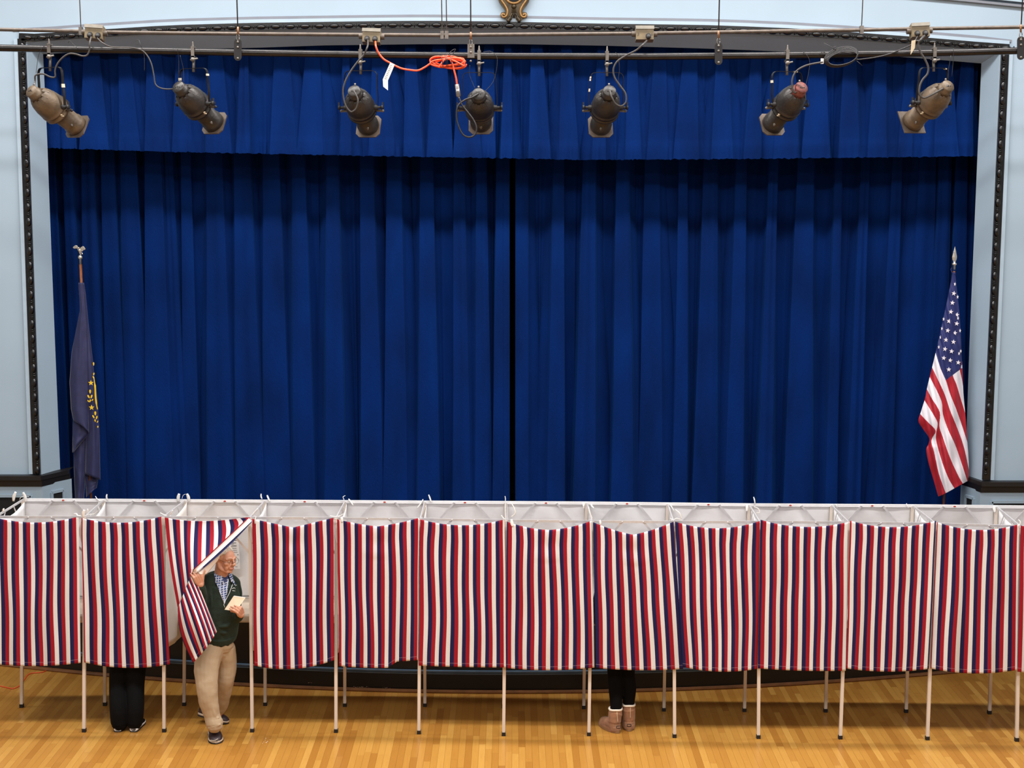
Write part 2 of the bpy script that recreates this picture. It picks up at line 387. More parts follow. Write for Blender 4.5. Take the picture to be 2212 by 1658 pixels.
# white + grey fillets outside the beads
def ribbon(mb, pts, wpx, dpx, th, Y=YW, mi=0, cum=0):
    """pts px polyline; band between offsets dpx and dpx+wpx (outward normal), raised th from wall"""
    q = []
    for i, p in enumerate(pts):
        a = Vector(pts[max(i - 1, 0)]); b = Vector(pts[min(i + 1, len(pts) - 1)]); t = (b - a).normalized(); nrm = Vector((t.y, -t.x))
        q.append((P(p[0] + nrm.x * dpx, p[1] + nrm.y * dpx, Y), P(p[0] + nrm.x * (dpx + wpx), p[1] + nrm.y * (dpx + wpx), Y)))
    f = Vector((0, -th, 0))
    for (a, b), (c, d) in zip(q, q[1:]):
        mb.add([a, b, d, c, a + f, b + f, d + f, c + f], [(4, 5, 6, 7), (0, 4, 7, 3), (1, 2, 6, 5), (0, 1, 5, 4), (3, 7, 6, 2)], mi)
loop_px = list(reversed(leftv)) + arch + rightv[1:]
archo = [(x, y) for x, y in arch]
mb = MB(); ribbon(mb, list(reversed(leftv)), 8, 8.5, .03); ribbon(mb, archo, 8, 7.5, .03); ribbon(mb, rightv, 8, 8.5, .03)
struct('trim_4', mb, 'trimlight')
mb = MB(); ribbon(mb, [(28, 68)] + [(x, y - 16) for x, y in arch[1:-1]] + [(2184, 92)], 6, 0, .012); struct('trim_5', mb, 'trimgrey')
# black bead moulding
mb = MB(); ribbon(mb, list(reversed(leftv)), 16, -8, .035); ribbon(mb, archo, 16, -8, .035); ribbon(mb, rightv, 16, -8, .035)
nflat = len(mb.f)
def along(pts, step):
    out = []; acc = step / 2
    for a, b in zip(pts, pts[1:]):
        a = Vector(a); b = Vector(b); L = (b - a).length
        while acc <= L: out.append((a + (b - a) * (acc / L), (b - a).normalized())); acc += step
        acc -= L
    return out
for pl in (leftv, arch, rightv):
    for c, t in along(pl, 31.6):
        p = P(c.x, c.y, YW - .035); p2 = P(c.x + t.x * 10, c.y + t.y * 10, YW - .035); d = (p2 - p).normalized()
        x, y, d = frame(d, Vector((0, 1, 0)))
        rot = Matrix((x, y, d)).transposed()
        ball(mb, p, (.028, .028, .05), 12, rot=rot)
        q = P(c.x + t.x * 15.8, c.y + t.y * 15.8, YW - .035)
        for dd, rr in ((-.018, .014), (0, .026), (.018, .014)): ball(mb, q + d * dd, (rr, rr, .007), 10, rot=rot)
o = struct('trim_6', mb, 'blacktrim')
for p in o.data.polygons: p.use_smooth = p.index >= nflat
# upper right cornice line of the ceiling cove
mb = MB(); cv = [(900, -62), (1300, -52), (1600, -36), (1880, -14), (1990, -4), (2080, 4), (2160, 12), (2230, 19), (2330, 30)]
ribbon(mb, cv, 5, 0, .05, mi=0); ribbon(mb, [(x, y - 10) for x, y in cv], 4, 0, .07, mi=1); ribbon(mb, [(x, y - 22) for x, y in cv], 9, 0, .1, mi=0)
struct('trim_7', mb, ['trimgrey', 'trimlight'])
# dark cap rail and wainscot either side
for nm, nm2, pts, corner_x in (('trim_8', 'wall_wainscot_left', [(-660, 1036), (0, 1032), (88, 1028), (150, 1016)], 88), ('trim_9', 'wall_wainscot_right', [(2860, 1048), (2212, 1044), (2121, 1041), (2080, 1031)], 2121)):
    sg = -1 if corner_x < 1000 else 1
    ys = [YW - .10, YW - .10, YW - .10, YI - .05]
    tp_ = [P(x, y, Y) for (x, y), Y in zip(pts, ys)]; zt = tp_[2].z
    mb = MB()
    for a, b in zip(tp_, tp_[1:]):
        a = Vector((a.x, a.y, zt)); b = Vector((b.x, b.y, zt)); bk = Vector((sg * -.0, .22, 0))
        dn = Vector((0, 0, -.045)); i1 = Vector((0, .02, -.045)); i2 = Vector((0, .03, -.115))
        prof = [(bk, 0), (Vector((0, 0, 0)), 0), (dn, 0), (i1, 0), (i2, 0), (i2 + Vector((0, .2, 0)), 0)]
        for (p_, _), (q_, _) in zip(prof, prof[1:]): mb.add([a + p_, b + p_, b + q_, a + q_], [(0, 1, 2, 3)])
    struct(nm, mb, 'darkwood')
    mb = MB(); 
    A = [Vector((sg * 8.2, YW - .06, 0)), Vector((tp_[2].x + sg * .0, YW - .06, 0)), Vector((tp_[3].x - sg * .01, YI - .02, 0))]
    for a, b in zip(A, A[1:]): mb.add([a, b, b + Vector((0, 0, zt - .1)), a + Vector((0, 0, zt - .1))], [(0, 1, 2, 3)])
    # recessed vent openings with a raised surround
    def panel(a, b, z0, z1):
        d = (b - a).normalized(); n_ = Vector((d.y, -d.x, 0)); n_ = n_ if n_.y < 0 else -n_
        q = [a + Vector((0, 0, z0)), b + Vector((0, 0, z0)), b + Vector((0, 0, z1)), a + Vector((0, 0, z1))]
        prism(mb, [v + n_ * .004 for v in q], n_ * .004, 1)
        for c_, d_ in zip(q, q[1:] + q[:1]): bar(mb, c_ + n_ * .01, d_ + n_ * .01, .03, .02, n_, 0)
    e = A[2] - A[1]
    panel(A[1] + e * .28, A[1] + e * .68, .45, zt - .2)
    s_ = Vector((sg, 0, 0)); panel(A[1] + s_ * .12, A[1] + s_ * .95, .45, zt - .215)
    struct(nm2, mb, ['wainscot', 'black'])

# stage platform with curved front
def apron_y(x): return 13.93 + .79 * (x / 5.0) ** 2
NS = 48; xs = [XL + (XR - XL) * k / NS for k in range(NS + 1)]
def ay(x): return min(apron_y(x), 15.4)
mb = MB()
for a, b in zip(xs, xs[1:]):
    mb.add([(a, ay(a), 0), (b, ay(b), 0), (b, ay(b), ZST - .04), (a, ay(a), ZST - .04)], [(0, 1, 2, 3)], 0)
    mb.add([(a, ay(a) - .02, ZST - .04), (b, ay(b) - .02, ZST - .04), (b, ay(b) - .02, ZST), (a, ay(a) - .02, ZST), (b, 18.5, ZST), (a, 18.5, ZST)], [(0, 1, 2, 3), (3, 2, 4, 5)], 0)
struct('wall_stage_front', mb, ['apron'])
mb = MB()
for a, b in zip(xs, xs[1:]):
    for z0, z1, th in ((.188, .2, .03), (.2, .212, .02), (.212, .222, .034)):
        A_, B_ = Vector((a, ay(a), 0)), Vector((b, ay(b), 0))
        mb.add([A_ + Vector((0, -th, z0)), B_ + Vector((0, -th, z0)), B_ + Vector((0, -th, z1)), A_ + Vector((0, -th, z1)), B_ + Vector((0, 0, z1)), A_ + Vector((0, 0, z1)), B_ + Vector((0, 0, z0)), A_ + Vector((0, 0, z0))], [(0, 1, 2, 3), (3, 2, 4, 5), (0, 1, 6, 7)])
struct('trim_10', mb, 'bluestripe')
mb = MB()
tube(mb, [(x, ay(x) - .01, .012) for x in xs], .022, 8); struct('baseboard_stage', mb, 'quarter')
# scuffs on the stage face
mb = MB(); 
for px, py, k in ((783, 1482, 9), (836, 1482, 5), (670, 1476, 3), (940, 1488, 2), (1065, 1488, 1), (1172, 1490, 1), (1236, 1492, 1), (1255, 1491, 2), (1380, 1489, 4)):
    for j in range(k):
        q = P(px + (j - k / 2) * 4 + rnd.uniform(-1, 1), py + rnd.uniform(-1.5, 1.5), 14); x = q.x; r_ = rnd.uniform(.002, .006)
        c = Vector((x, ay(x) - .004, q.z * .9)); prism(mb, [c + Vector((math.cos(a) * r_ * rnd.uniform(.8, 2), -.001, math.sin(a) * r_ * rnd.uniform(.5, 1))) for a in (0, 1.1, 2.2, 3.3, 4.4, 5.5)], (0, .002, 0))
o = obj('scuff_marks', mb, 'shelf'); tag(o, 'chipped pale scuff marks along the foot of the black stage front', 'scuffs', kind='stuff')
mb = MB()
for px, py in ((574, 1594), (570, 1602), (575, 1603), (578, 1601), (567, 1605), (573, 1598), (583, 1597)):
    c = Z(px, py); r_ = rnd.uniform(.004, .011); a0 = rnd.uniform(0, 3)
    prism(mb, [c + Vector((math.cos(a + a0) * r_ * .4, math.sin(a + a0) * r_ * 1.6, .0008)) for a in (0, 1.2, 2.4, 3.6, 4.8)], (0, 0, .0006))
o = obj('paint_flecks', mb, 'paper'); tag(o, 'white paint flecks on the wooden floor in front of the fourth booth', 'flecks', kind='stuff')

# ================================================================== STAGE CURTAINS
def pleat_sheet(cents, lo, hi, Yb, amp, ztop, zbot, w0, w1, seed, a1=1.3, tb=.3, end=None):
    """surface fn(u,v) of a hanging cloth whose box pleats stand towards the audience at each centre (world X)"""
    rr = random.Random(seed); n = len(cents)
    mids = [lo] + [(a + b) / 2 + rr.uniform(-.02, .02) for a, b in zip(cents, cents[1:])] + [hi]
    ps = [dict(a=rr.uniform(.6, 1.3), w=rr.uniform(.55, 1.5), l=rr.choice((.15, .6, 1.1)), r=rr.choice((.15, .6, 1.1)), dr=rr.uniform(-.05, .05), c=rr.uniform(-.25, .25), vb=rr.uniform(0, .3), ph=rr.uniform(0, 6)) for _ in range(n)]
    for q in ps:
        if q['l'] > 1 and q['r'] > 1: q[rr.choice('lr')] = .2
    cache = {}
    def prof(i, v):
        k = (i, round(v, 4))
        if k in cache: return cache[k]
        p = ps[i]; c = cents[i] + p['dr'] * v; w = (w0 + (w1 - w0) * v) * p['w'] * .5; A = amp * p['a'] * (1 + (a1 - 1) * v); L, R_ = mids[i], mids[i + 1]; sl = p['l'] * w * (.5 + .8 * v) * 1.3; sr = p['r'] * w * (.5 + .8 * v) * 1.3
        u = .010
        pts = [(L, 0), (L + (c - w - sl - L) * .55, -A * p['vb']), (c - w - sl + u * 0, A * .02), (c - w - sl * .35 + u, A * .55), (c - w - u * .6, A * .94), (c - w + .006, A * 1.01), (c - w * .3, A * (1.04 + p['c'] * .3)), (c + w * .4, A * (1.04 - p['c'] * .3)), (c + w - .006, A * 1.01), (c + w + u * .6, A * .94), (c + w + sr * .35 - u, A * .55), (c + w + sr, A * .02), (c + w + sr + (R_ - c - w - sr) * .45, -A * p['vb']), (R_, 0)]
        if end == 'R' and i == n - 1: pts = pts[:6] + [(L + (hi - L) * t, -A * z) for t, z in ((.55, -1.04), (.65, -1.0), (.75, -1.03), (.82, -1.04), (.9, -1.02), (.95, -1.01), (.985, -1.0), (1, -.9))]
        if end == 'L' and i == 0: pts = [(L + (R_ - L) * t, A * z) for t, z in ((0, .9), (.01, 1.0), (.05, 1.01), (.1, 1.03), (.18, 1.02), (.26, 1.0), (.34, 1.03), (.42, 1.04))] + pts[8:]
        if end: pts = [(min(max(x, lo), hi), y) for x, y in pts]
        q = spline([Vector((x, y, 0)) for x, y in pts], 4); cache[k] = q; return q
    def fn(u, v):
        f = u * n; i = min(n - 1, int(f)); q = prof(i, v); m = (f - i) * (len(q) - 1); j = min(len(q) - 2, int(m)); a = q[j].lerp(q[j + 1], m - j)
        x, d = a.x, a.y
        y = Yb - d + .03 * nz(x * 1.1, v * 1.0, seed) + .010 * nz(x * 5, v * 1.2, seed)
        return Vector((x + tb * .05 * nz(x * .8, v * 2, seed + 5) * min(1, abs(x - lo) * 3, abs(hi - x) * 3), y, ztop + (zbot - ztop) * v))
    return fn
def wx(px, py, Y): return P(px, py, Y).x
YC = 16.75
lc = [118, 158, 205, 245, 288, 345, 372, 412, 472, 530, 592, 652, 728, 797, 858, 925, 992, 1040, 1083]
rc = [1130, 1205, 1272, 1340, 1405, 1472, 1532, 1598, 1665, 1732, 1800, 1860, 1930, 1995, 2030, 2062, 2095, 2140]
for nm, cents, lo, hi, lab, sd in (('stage_curtain', lc, 92, 1101, 'left half of the tall blue velvet stage curtain, with the eagle-topped flag in front', 3), ('stage_curtain', rc, 1113, 2160, 'right half of the tall blue velvet stage curtain, with the striped flag in front', 8)):
    cw = [wx(c, 500, YC) for c in cents]
    fn = pleat_sheet(cw, wx(lo, 560, YC), wx(hi, 560, YC), YC, .12, 6.3, ZST + .03, .085, .225, sd, end='R' if lo < 500 else 'L')
    mb = MB(); grid(mb, fn, 52 * len(cents), 40)
    o = obj(nm, mb, 'velvet', smooth=True, fixn=False); tag(o, lab, 'curtain', 'two halves of the blue stage curtain')
# valance
YV = 16.12
vc = [118, 150, 206, 272, 338, 400, 470, 535, 612, 680, 752, 822, 888, 950, 1008, 1058, 1098, 1158, 1222, 1298, 1362, 1424, 1490, 1556, 1630, 1696, 1760, 1828, 1896, 1962, 2030, 2085]
cw = [wx(c, 240, YV) for c in vc]
vb = [(100, 320), (400, 329), (560, 332), (850, 338), (1100, 342), (1240, 345.5), (1650, 343), (2110, 337.5)]
vbw = [(wx(x, y, YV), P(x, y, YV).z) for x, y in vb]
zt_v = 6.45
def hem(s, v):
    return (lerp(vbw, s) - 4.8) * v + (.012 * nz(s * 22, 3) + .01 * nz(s * 60, 1) - .006) * max(0, (v - .9) * 10)
fn0 = pleat_sheet(cw, wx(105, 300, YV), wx(2107, 300, YV), YV, .07, zt_v, 4.8, .075, .20, 21, 1.5, .1)
def fnv(u, v):
    p = fn0(u, v); s = p.x; zb = lerp(vbw, s); p.z = zt_v + (zb - zt_v) * v
    e = max(0, (v - .86) / .14)
    p.z += (.014 * nz(s * 22, 3) + .008 * nz(s * 70, 1)) * e
    p.y += -.018 * abs(nz(s * 14, 7)) * e * 2 - (.006 if v > .885 else 0) - .01 * nz(s * 30, v * 6) * e
    return p
mb = MB(); grid(mb, fnv, 52 * len(vc), 44)
o = obj('curtain_valance', mb, 'velvet', smooth=True, fixn=False); tag(o, 'pleated blue velvet valance hanging above the stage curtain behind the spotlights', 'valance')

# ================================================================== ORNAMENT over the arch
org = thing('wall_ornament', 'antique gold scroll ornament hanging on the pale wall over the middle of the arch', 'ornament', P(1111, 47, YW))
YO = YW - .02
def opx(x, y, Y=YO): return P(1050 + x / 17.015, y / 17.015, Y)
half_l = [(1030, 520), (985, 620), (950, 720), (880, 790), (790, 825), (730, 740), (640, 680), (540, 640), (525, 560), (560, 480), (640, 460), (715, 450), (680, 380), (560, 220), (480, 100), (430, -60), (330, -300), (300, -600), (420, -800), (700, -950), (1015, -1000)]
out = [opx(x, y) for x, y in half_l] + [opx(2044 - x, y) for x, y in reversed(half_l[:-1])][:-1]
mb = MB(); prism(mb, out, (0, -.05, 0)); o = obj('scroll_plate', mb, 'brass', org)
for s in (0, 1):
    pts = [(520, -60), (600, 60), (690, 190), (760, 320), (785, 440), (760, 560), (690, 620), (610, 620), (570, 560), (600, 510), (660, 520), (670, 560)]
    q = [opx(x if s == 0 else 2044 - x, y, YO - .055) for x, y in pts]
    mb = MB(); tube(mb, spline(q, 5), .012, 8); obj('scroll_edge', mb, 'goldedge', org, True)
    q = [opx(x if s == 0 else 2044 - x, y, YO - .05) for x, y in ((960, 480), (900, 600), (850, 700), (800, 800))]
    mb = MB(); tube(mb, spline(q, 4), [.012] * 6 + [.02] * 6 + [.006], 8); obj('leaf_rib', mb, 'brass', org, True)
mb = MB(); ball(mb, opx(1022, 240, YO - .05), .026, 14); obj('boss', mb, 'brass', org, True)
mb = MB(); c = opx(1022, -180, YO - .055); tube(mb, [c + Vector((math.cos(a) * .085, 0, math.sin(a) * .08)) for a in [2 * math.pi * k / 24 for k in range(25)]], .013, 8); obj('ring', mb, 'goldedge', org, True)
mb = MB(); lathe(mb, [(0, 0), (0, .078), (.01, .078)], c + Vector((0, .004, 0)), (0, 1, 0)); obj('ring_recess', mb, 'black', org)
mb = MB()
for k in range(3): a = opx(940, 350 + k * 50, YO - .052); b = opx(1104, 350 + k * 50, YO - .052); tube(mb, [a, b], .006, 6)
obj('collar_bands', mb, 'brass', org)
# ================================================================== VOTING BOOTHS
FF = [(-8, 1580), (182, 1580), (355, 1580), (545, 1580), (726, 1581), (905, 1584), (1088, 1588), (1272, 1588), (1457, 1592), (1638, 1594), (1815, 1595), (2003, 1597), (2196, 1600), (2385, 1603)]
FT = [(-10, 1116), (183, 1117), (353, 1117), (540, 1118), (726, 1119), (908, 1121), (1093, 1124), (1279, 1126), (1455, 1127), (1641, 1127), (1833, 1128), (2021, 1131), (2204, 1137), (2394, 1142)]
BF = [(47, 1527), (227, 1523), (398, 1523), (573, 1523), (745, 1525), (918, 1525), (1088, 1528), (1261, 1530), (1434, 1535), (1608, 1536), (1783, 1537), (1957, 1538), (2137, 1541), (2316, 1545)]
BT = [(50, 1079), (224, 1080), (400, 1081), (572, 1082), (745, 1083), (917, 1084), (1092, 1085), (1267, 1086), (1442, 1088), (1618, 1090), (1796, 1091), (1971, 1092), (2152, 1094), (2335, 1096)]
ff = [Z(*p) for p in FF]; bf = [Z(*p) for p in BF]
ft = [P(x, y, f.y) for (x, y), f in zip(FT, ff)]; bt = [P(x, y, f.y) for (x, y), f in zip(BT, bf)]
#        xl    yl   sag  xr    yr  bL   bM   bR   xbl  xbr  navy0 period vee
CUR = [(-12, 1117, 12, 170, 1115, 1434, 1438, 1431, -8, 174, 24.3, 24.8, 0),
       (176, 1118, 12, 348, 1115, 1430, 1442, 1434, 182, 367, 187.2, 24.6, 0),
       None,
       (545, 1120, 20, 720, 1118, 1437, 1444, 1425, 549, 722, 561.0, 24.0, 1),
       (728, 1121, 17, 905, 1118, 1438, 1441, 1426, 733, 903, 741.5, 24.3, .6),
       (908, 1121, 13, 1090, 1121, 1437, 1440, 1441, 905, 1093, 925.0, 24.2, 0),
       (1095, 1126, 19, 1278, 1124, 1442, 1447, 1441, 1093, 1284, 1114.0, 24.0, .2),
       (1281, 1127, 28, 1455, 1126, 1442, 1447, 1444, 1287, 1476, 1281.0, 23.7, .6),
       (1458, 1126, 15, 1641, 1125, 1440, 1450, 1444, 1475, 1636, 1482.0, 24.0, 0),
       (1643, 1122, 13, 1832, 1127, 1443, 1448, 1448, 1637, 1827, 1664.0, 24.1, 0),
       (1836, 1124, 14, 2022, 1124, 1443, 1450, 1444, 1828, 2006, 1848.0, 24.4, 0),
       (2024, 1127, 15, 2202, 1131, 1443, 1454, 1446, 2010, 2197, 2034.5, 24.5, 0),
       (2205, 1134, 15, 2392, 1138, 1450, 1456, 1454, 2198, 2388, 2222.0, 24.5, 0)]
BLAB = ['striped voting booth cut off by the left picture edge, above the orange floor cord',
        'striped voting booth with black flared trouser legs showing under its curtain',
        'voting booth whose striped curtain is pulled open by the man in green',
        'closed striped voting booth immediately right of the open one',
        'closed striped voting booth whose hem lifts at its right corner, baring black stage front',
        'closed striped voting booth, second to the left of the tan boots',
        'closed striped voting booth directly left of the one with tan boots showing',
        'striped voting booth with deeply sagging curtain top and tan boots showing below',
        'closed striped voting booth directly right of the one with tan boots showing',
        'closed striped voting booth, second to the right of the tan boots',
        'closed striped voting booth, third to the right of the tan boots',
        'closed striped voting booth at far right, the last one seen whole',
        'striped voting booth of which a sliver shows at the right picture edge']
def curtain_fn(i, c):
    xl, yl, sag, xr, yr, bL, bM, bR, xbl, xbr, n0, per, vee = c
    rr = random.Random(100 + i); k1 = rr.uniform(1.3, 2.4); p1 = rr.uniform(0, 6); k2 = rr.uniform(3.2, 5); p2 = rr.uniform(0, 6); sd = rr.uniform(0, 50)
    # bottom corners lie on the quadratic through L, M, R
    def fn(u, v):
        par = 4 * u * (1 - u); tri = 1 - abs(2 * u - 1)
        ty = yl + (yr - yl) * u + sag * (par * (1 - vee) + tri * vee)
        l0 = (1 - u) * (1 - 2 * u) * bL + 4 * u * (1 - u) * bM + u * (2 * u - 1) * bR
        by = l0
        if i == 4: by = 1438 + 4 * par - 13 * max(0, min(1, (u - .62) / .12)) 
        x = (xl + (xr - xl) * u) * (1 - v) + (xbl + (xbr - xbl) * u) * v
        env = math.sin(math.pi * min(1, v * 1.15 + .04)) ; e2 = min(1, u * 8, (1 - u) * 8)
        x += (4.2 * nz(u * 2.6 + sd, v * 2.2) * (1 - .55 * v) * min(1, v * 9) + 2.0 * nz(u * 6 + sd, v * 1.2, 4) * v) * (0.35 + .65 * e2)
        y = ty + (by - ty) * v
        Y0 = ff[i].y * (1 - u) + ff[i + 1].y * u - .05
        f = .020 * math.sin(2 * math.pi * k1 * u + p1 + .5 * v) * (.35 + .65 * v) + .010 * math.sin(2 * math.pi * k2 * u + p2) * v + .018 * nz(u * 3 + sd, v * 2.5, 9)
        f += .02 * math.exp(-v * 14) * math.sin(2 * math.pi * 6 * u + p1) * par * .35
        Y = Y0 + f * (.2 + .8 * min(1, v * 5)) - .012
        if vee and v < .25: Y -= .01 * math.exp(-((u - .5) / .15) ** 2) * math.sin(v * 40) * .6
        return P(x, y, Y)
    return fn, (lambda u, v: (((xl + (xr - xl) * u) - n0) / per + 40, (1 - v) * 1.37))
def strap(mb, pts, w=.009, sub=4):
    q = spline(pts, sub); n = len(q); rs = [w * (.55 + .45 * math.sin(math.pi * min(.92, max(.08, k / (n - 1))))) for k in range(n)]
    tube(mb, q, rs, 8, sx=1, sy=.4)
def xz(p, dx, dz, dy=0): return p + Vector((dx, dy, dz))
booths = []
for i in range(13):
    r = thing('voting_booth', BLAB[i], 'voting booth', ((ff[i].x + ff[i + 1].x) / 2, (ff[i].y + bf[i].y) / 2, 0), 'row of striped voting booths'); booths.append(r)
    legs = [(ff[i], ft[i], 1), (bf[i], bt[i], 0)]
    if i == 12: legs += [(ff[13], ft[13], 1), (bf[13], bt[13], 0)]
    for a, b, fr in legs:
        mb = MB(); bar(mb, a + Vector((0, 0, .03)), b, .027, .027, Vector((0, 1, 0)))
        for zz in (.42, .62): ball(mb, a.lerp(b, zz) + Vector((0, -.0145, 0)), .003, 8)
        lg = obj('front_leg' if fr else 'back_leg', mb, 'legpaint', r)
        mb = MB(); bar(mb, a, a + Vector((0, 0, .033)), .034, .034, Vector((0, 1, 0))); obj('foot_cap', mb, 'rubber', lg)
    # rails
    def rail(nm, a, b, w, h, m='alu'):
        mb = MB(); bar(mb, a, b, w, h, Vector((0, 0, 1))); return obj(nm, mb, m, r)
    rail('front_rail', ft[i], ft[i + 1], .012, .022); 
    br_ = rail('back_rail', bt[i], bt[i + 1], .016, .026, 'white')
    rail('side_rail', ft[i], bt[i], .010, .018)
    if i == 12: rail('side_rail', ft[13], bt[13], .010, .018)
    # knee braces of the folding frame
    for a0, a1, b0, b1, nm, off in ((ft[i], ft[i + 1], ff[i], ff[i + 1], 'front_brace', -.0), (bt[i], bt[i + 1], bf[i], bf[i + 1], 'back_brace', -.012)):
        for s in (0, 1):
            T = a0.lerp(a1, .37 if s == 0 else .63) + Vector((0, off, 0)); L0 = (a0 if s == 0 else a1); G = (b0 if s == 0 else b1)
            mb = MB(); e = L0.lerp(G, .165) + Vector((0, off, 0)); bar(mb, T, e, .018, .004, Vector((0, 1, 0)))
            ball(mb, T + Vector((0, -.008, 0)), .006, 8); obj(nm, mb, 'alu', r)
    for s in (0, 1):
        T = ft[i].lerp(bt[i], .36 if s == 0 else .64); L0, G = (ft[i], ff[i]) if s == 0 else (bt[i], bf[i])
        mb = MB(); bar(mb, T, L0.lerp(G, .15), .016, .004, Vector((1, 0, 0))); obj('side_brace', mb, 'alu', r)
    # white vinyl back panel leaning out to the shelf
    sb = [Vector((bf[k].x, bf[k].y + .2, .975)) for k in (i, i + 1)]
    rr = random.Random(40 + i); sd = rr.uniform(0, 40)
    def bp(u, v):
        p = bt[i].lerp(bt[i + 1], u).lerp(sb[0].lerp(sb[1], u), v); e = math.sin(math.pi * v) * math.sin(math.pi * u)
        return p + Vector((0, .006 + (.075 * nz(u * 2.2 + sd, v * 2.5) + .03 * nz(u * 6 + sd, v * 5, 3) + .02) * e, 0))
    mb = MB(); grid(mb, bp, 28, 28); solid(obj('back_panel', mb, 'white', r, True), .003)
    # side panel
    for k in ([i] if i < 12 else [12, 13]):
        def sp(u, v, k=k):
            T = ft[k].lerp(bt[k], u); Bm = ff[k].lerp(bf[k], u); z = T.z - .012 - .05 * math.sin(math.pi * u); zb = .74 + .02 * math.sin(4 * u + k)
            zz = z + (zb - z) * v; base = Bm.lerp(T, zz / T.z)
            return base + Vector((.018 + .02 * nz(u * 3 + sd, v * 3, k) * math.sin(math.pi * u) * (.3 + v), 0, 0))
        mb = MB(); grid(mb, sp, 14, 20); solid(obj('side_panel', mb, 'clothback' if k in (2,) else 'white', r, True), .003)
    # writing shelf with a cloth lip
    a, b = bf[i], bf[i + 1]; mb = MB()
    q = [Vector((a.x + .02, a.y - .34, .96)), Vector((b.x - .02, b.y - .34, .96)), Vector((b.x - .0, b.y + .2, .96)), Vector((a.x + .0, a.y + .2, .96))]
    prism(mb, q, (0, 0, .014)); sh = obj('writing_shelf', mb, 'shelf', r)
    mb = MB(); grid(mb, lambda u, v: q[0].lerp(q[1], u) + Vector((0, -.004 - .006 * nz(u * 9 + sd, v), .012 - v * .075)), 20, 3); solid(obj('shelf_lip', mb, 'shelf', sh, True), .003)
    mb = MB(); bar(mb, q[3] + Vector((0, -.012, .022)), q[2] + Vector((0, -.012, .022)), .01, .012); obj('shelf_edge', mb, 'alu', sh)
    # little red and white maker label in the middle of the back rail (plain oval)
    c = bt[i].lerp(bt[i + 1], .5) + Vector((0, -.0095, 0)); mb = MB(); box(mb, c, (.036, .002, .02)); lb = obj('rail_label', mb, 'paper', br_)
    mb = MB(); prism(mb, [c + Vector((math.cos(a_) * .012, -.0015, math.sin(a_) * .0065)) for a_ in [k * math.pi / 8 for k in range(16)]], (0, -.001, 0)); ov = obj('rail_label_oval', mb, 'red', None); adopt(ov, br_)
    # striped curtain
    if CUR[i]:
        fn, uvf = curtain_fn(i, CUR[i]); mb = MB(); grid(mb, fn, 90, 70, 0, uvf)
        solid(obj('striped_curtain', mb, 'stripe', r, True, fixn=False), .0015)
        # folded-back sliver of cloth by the leg
        if i in (1, 3, 4, 5):
            x0, y0 = CUR[i][0] + 2, CUR[i][1] + 3; Yl = ff[i].y - .02
            mb = MB(); grid(mb, lambda u, v: P(x0 - 1 - 7 * math.sin(math.pi * v) * (1 - u), y0 + 52 * v, Yl + .012 * u), 3, 10); solid(obj('curtain_edge_fold', mb, 'clothback', r, True), .0015)
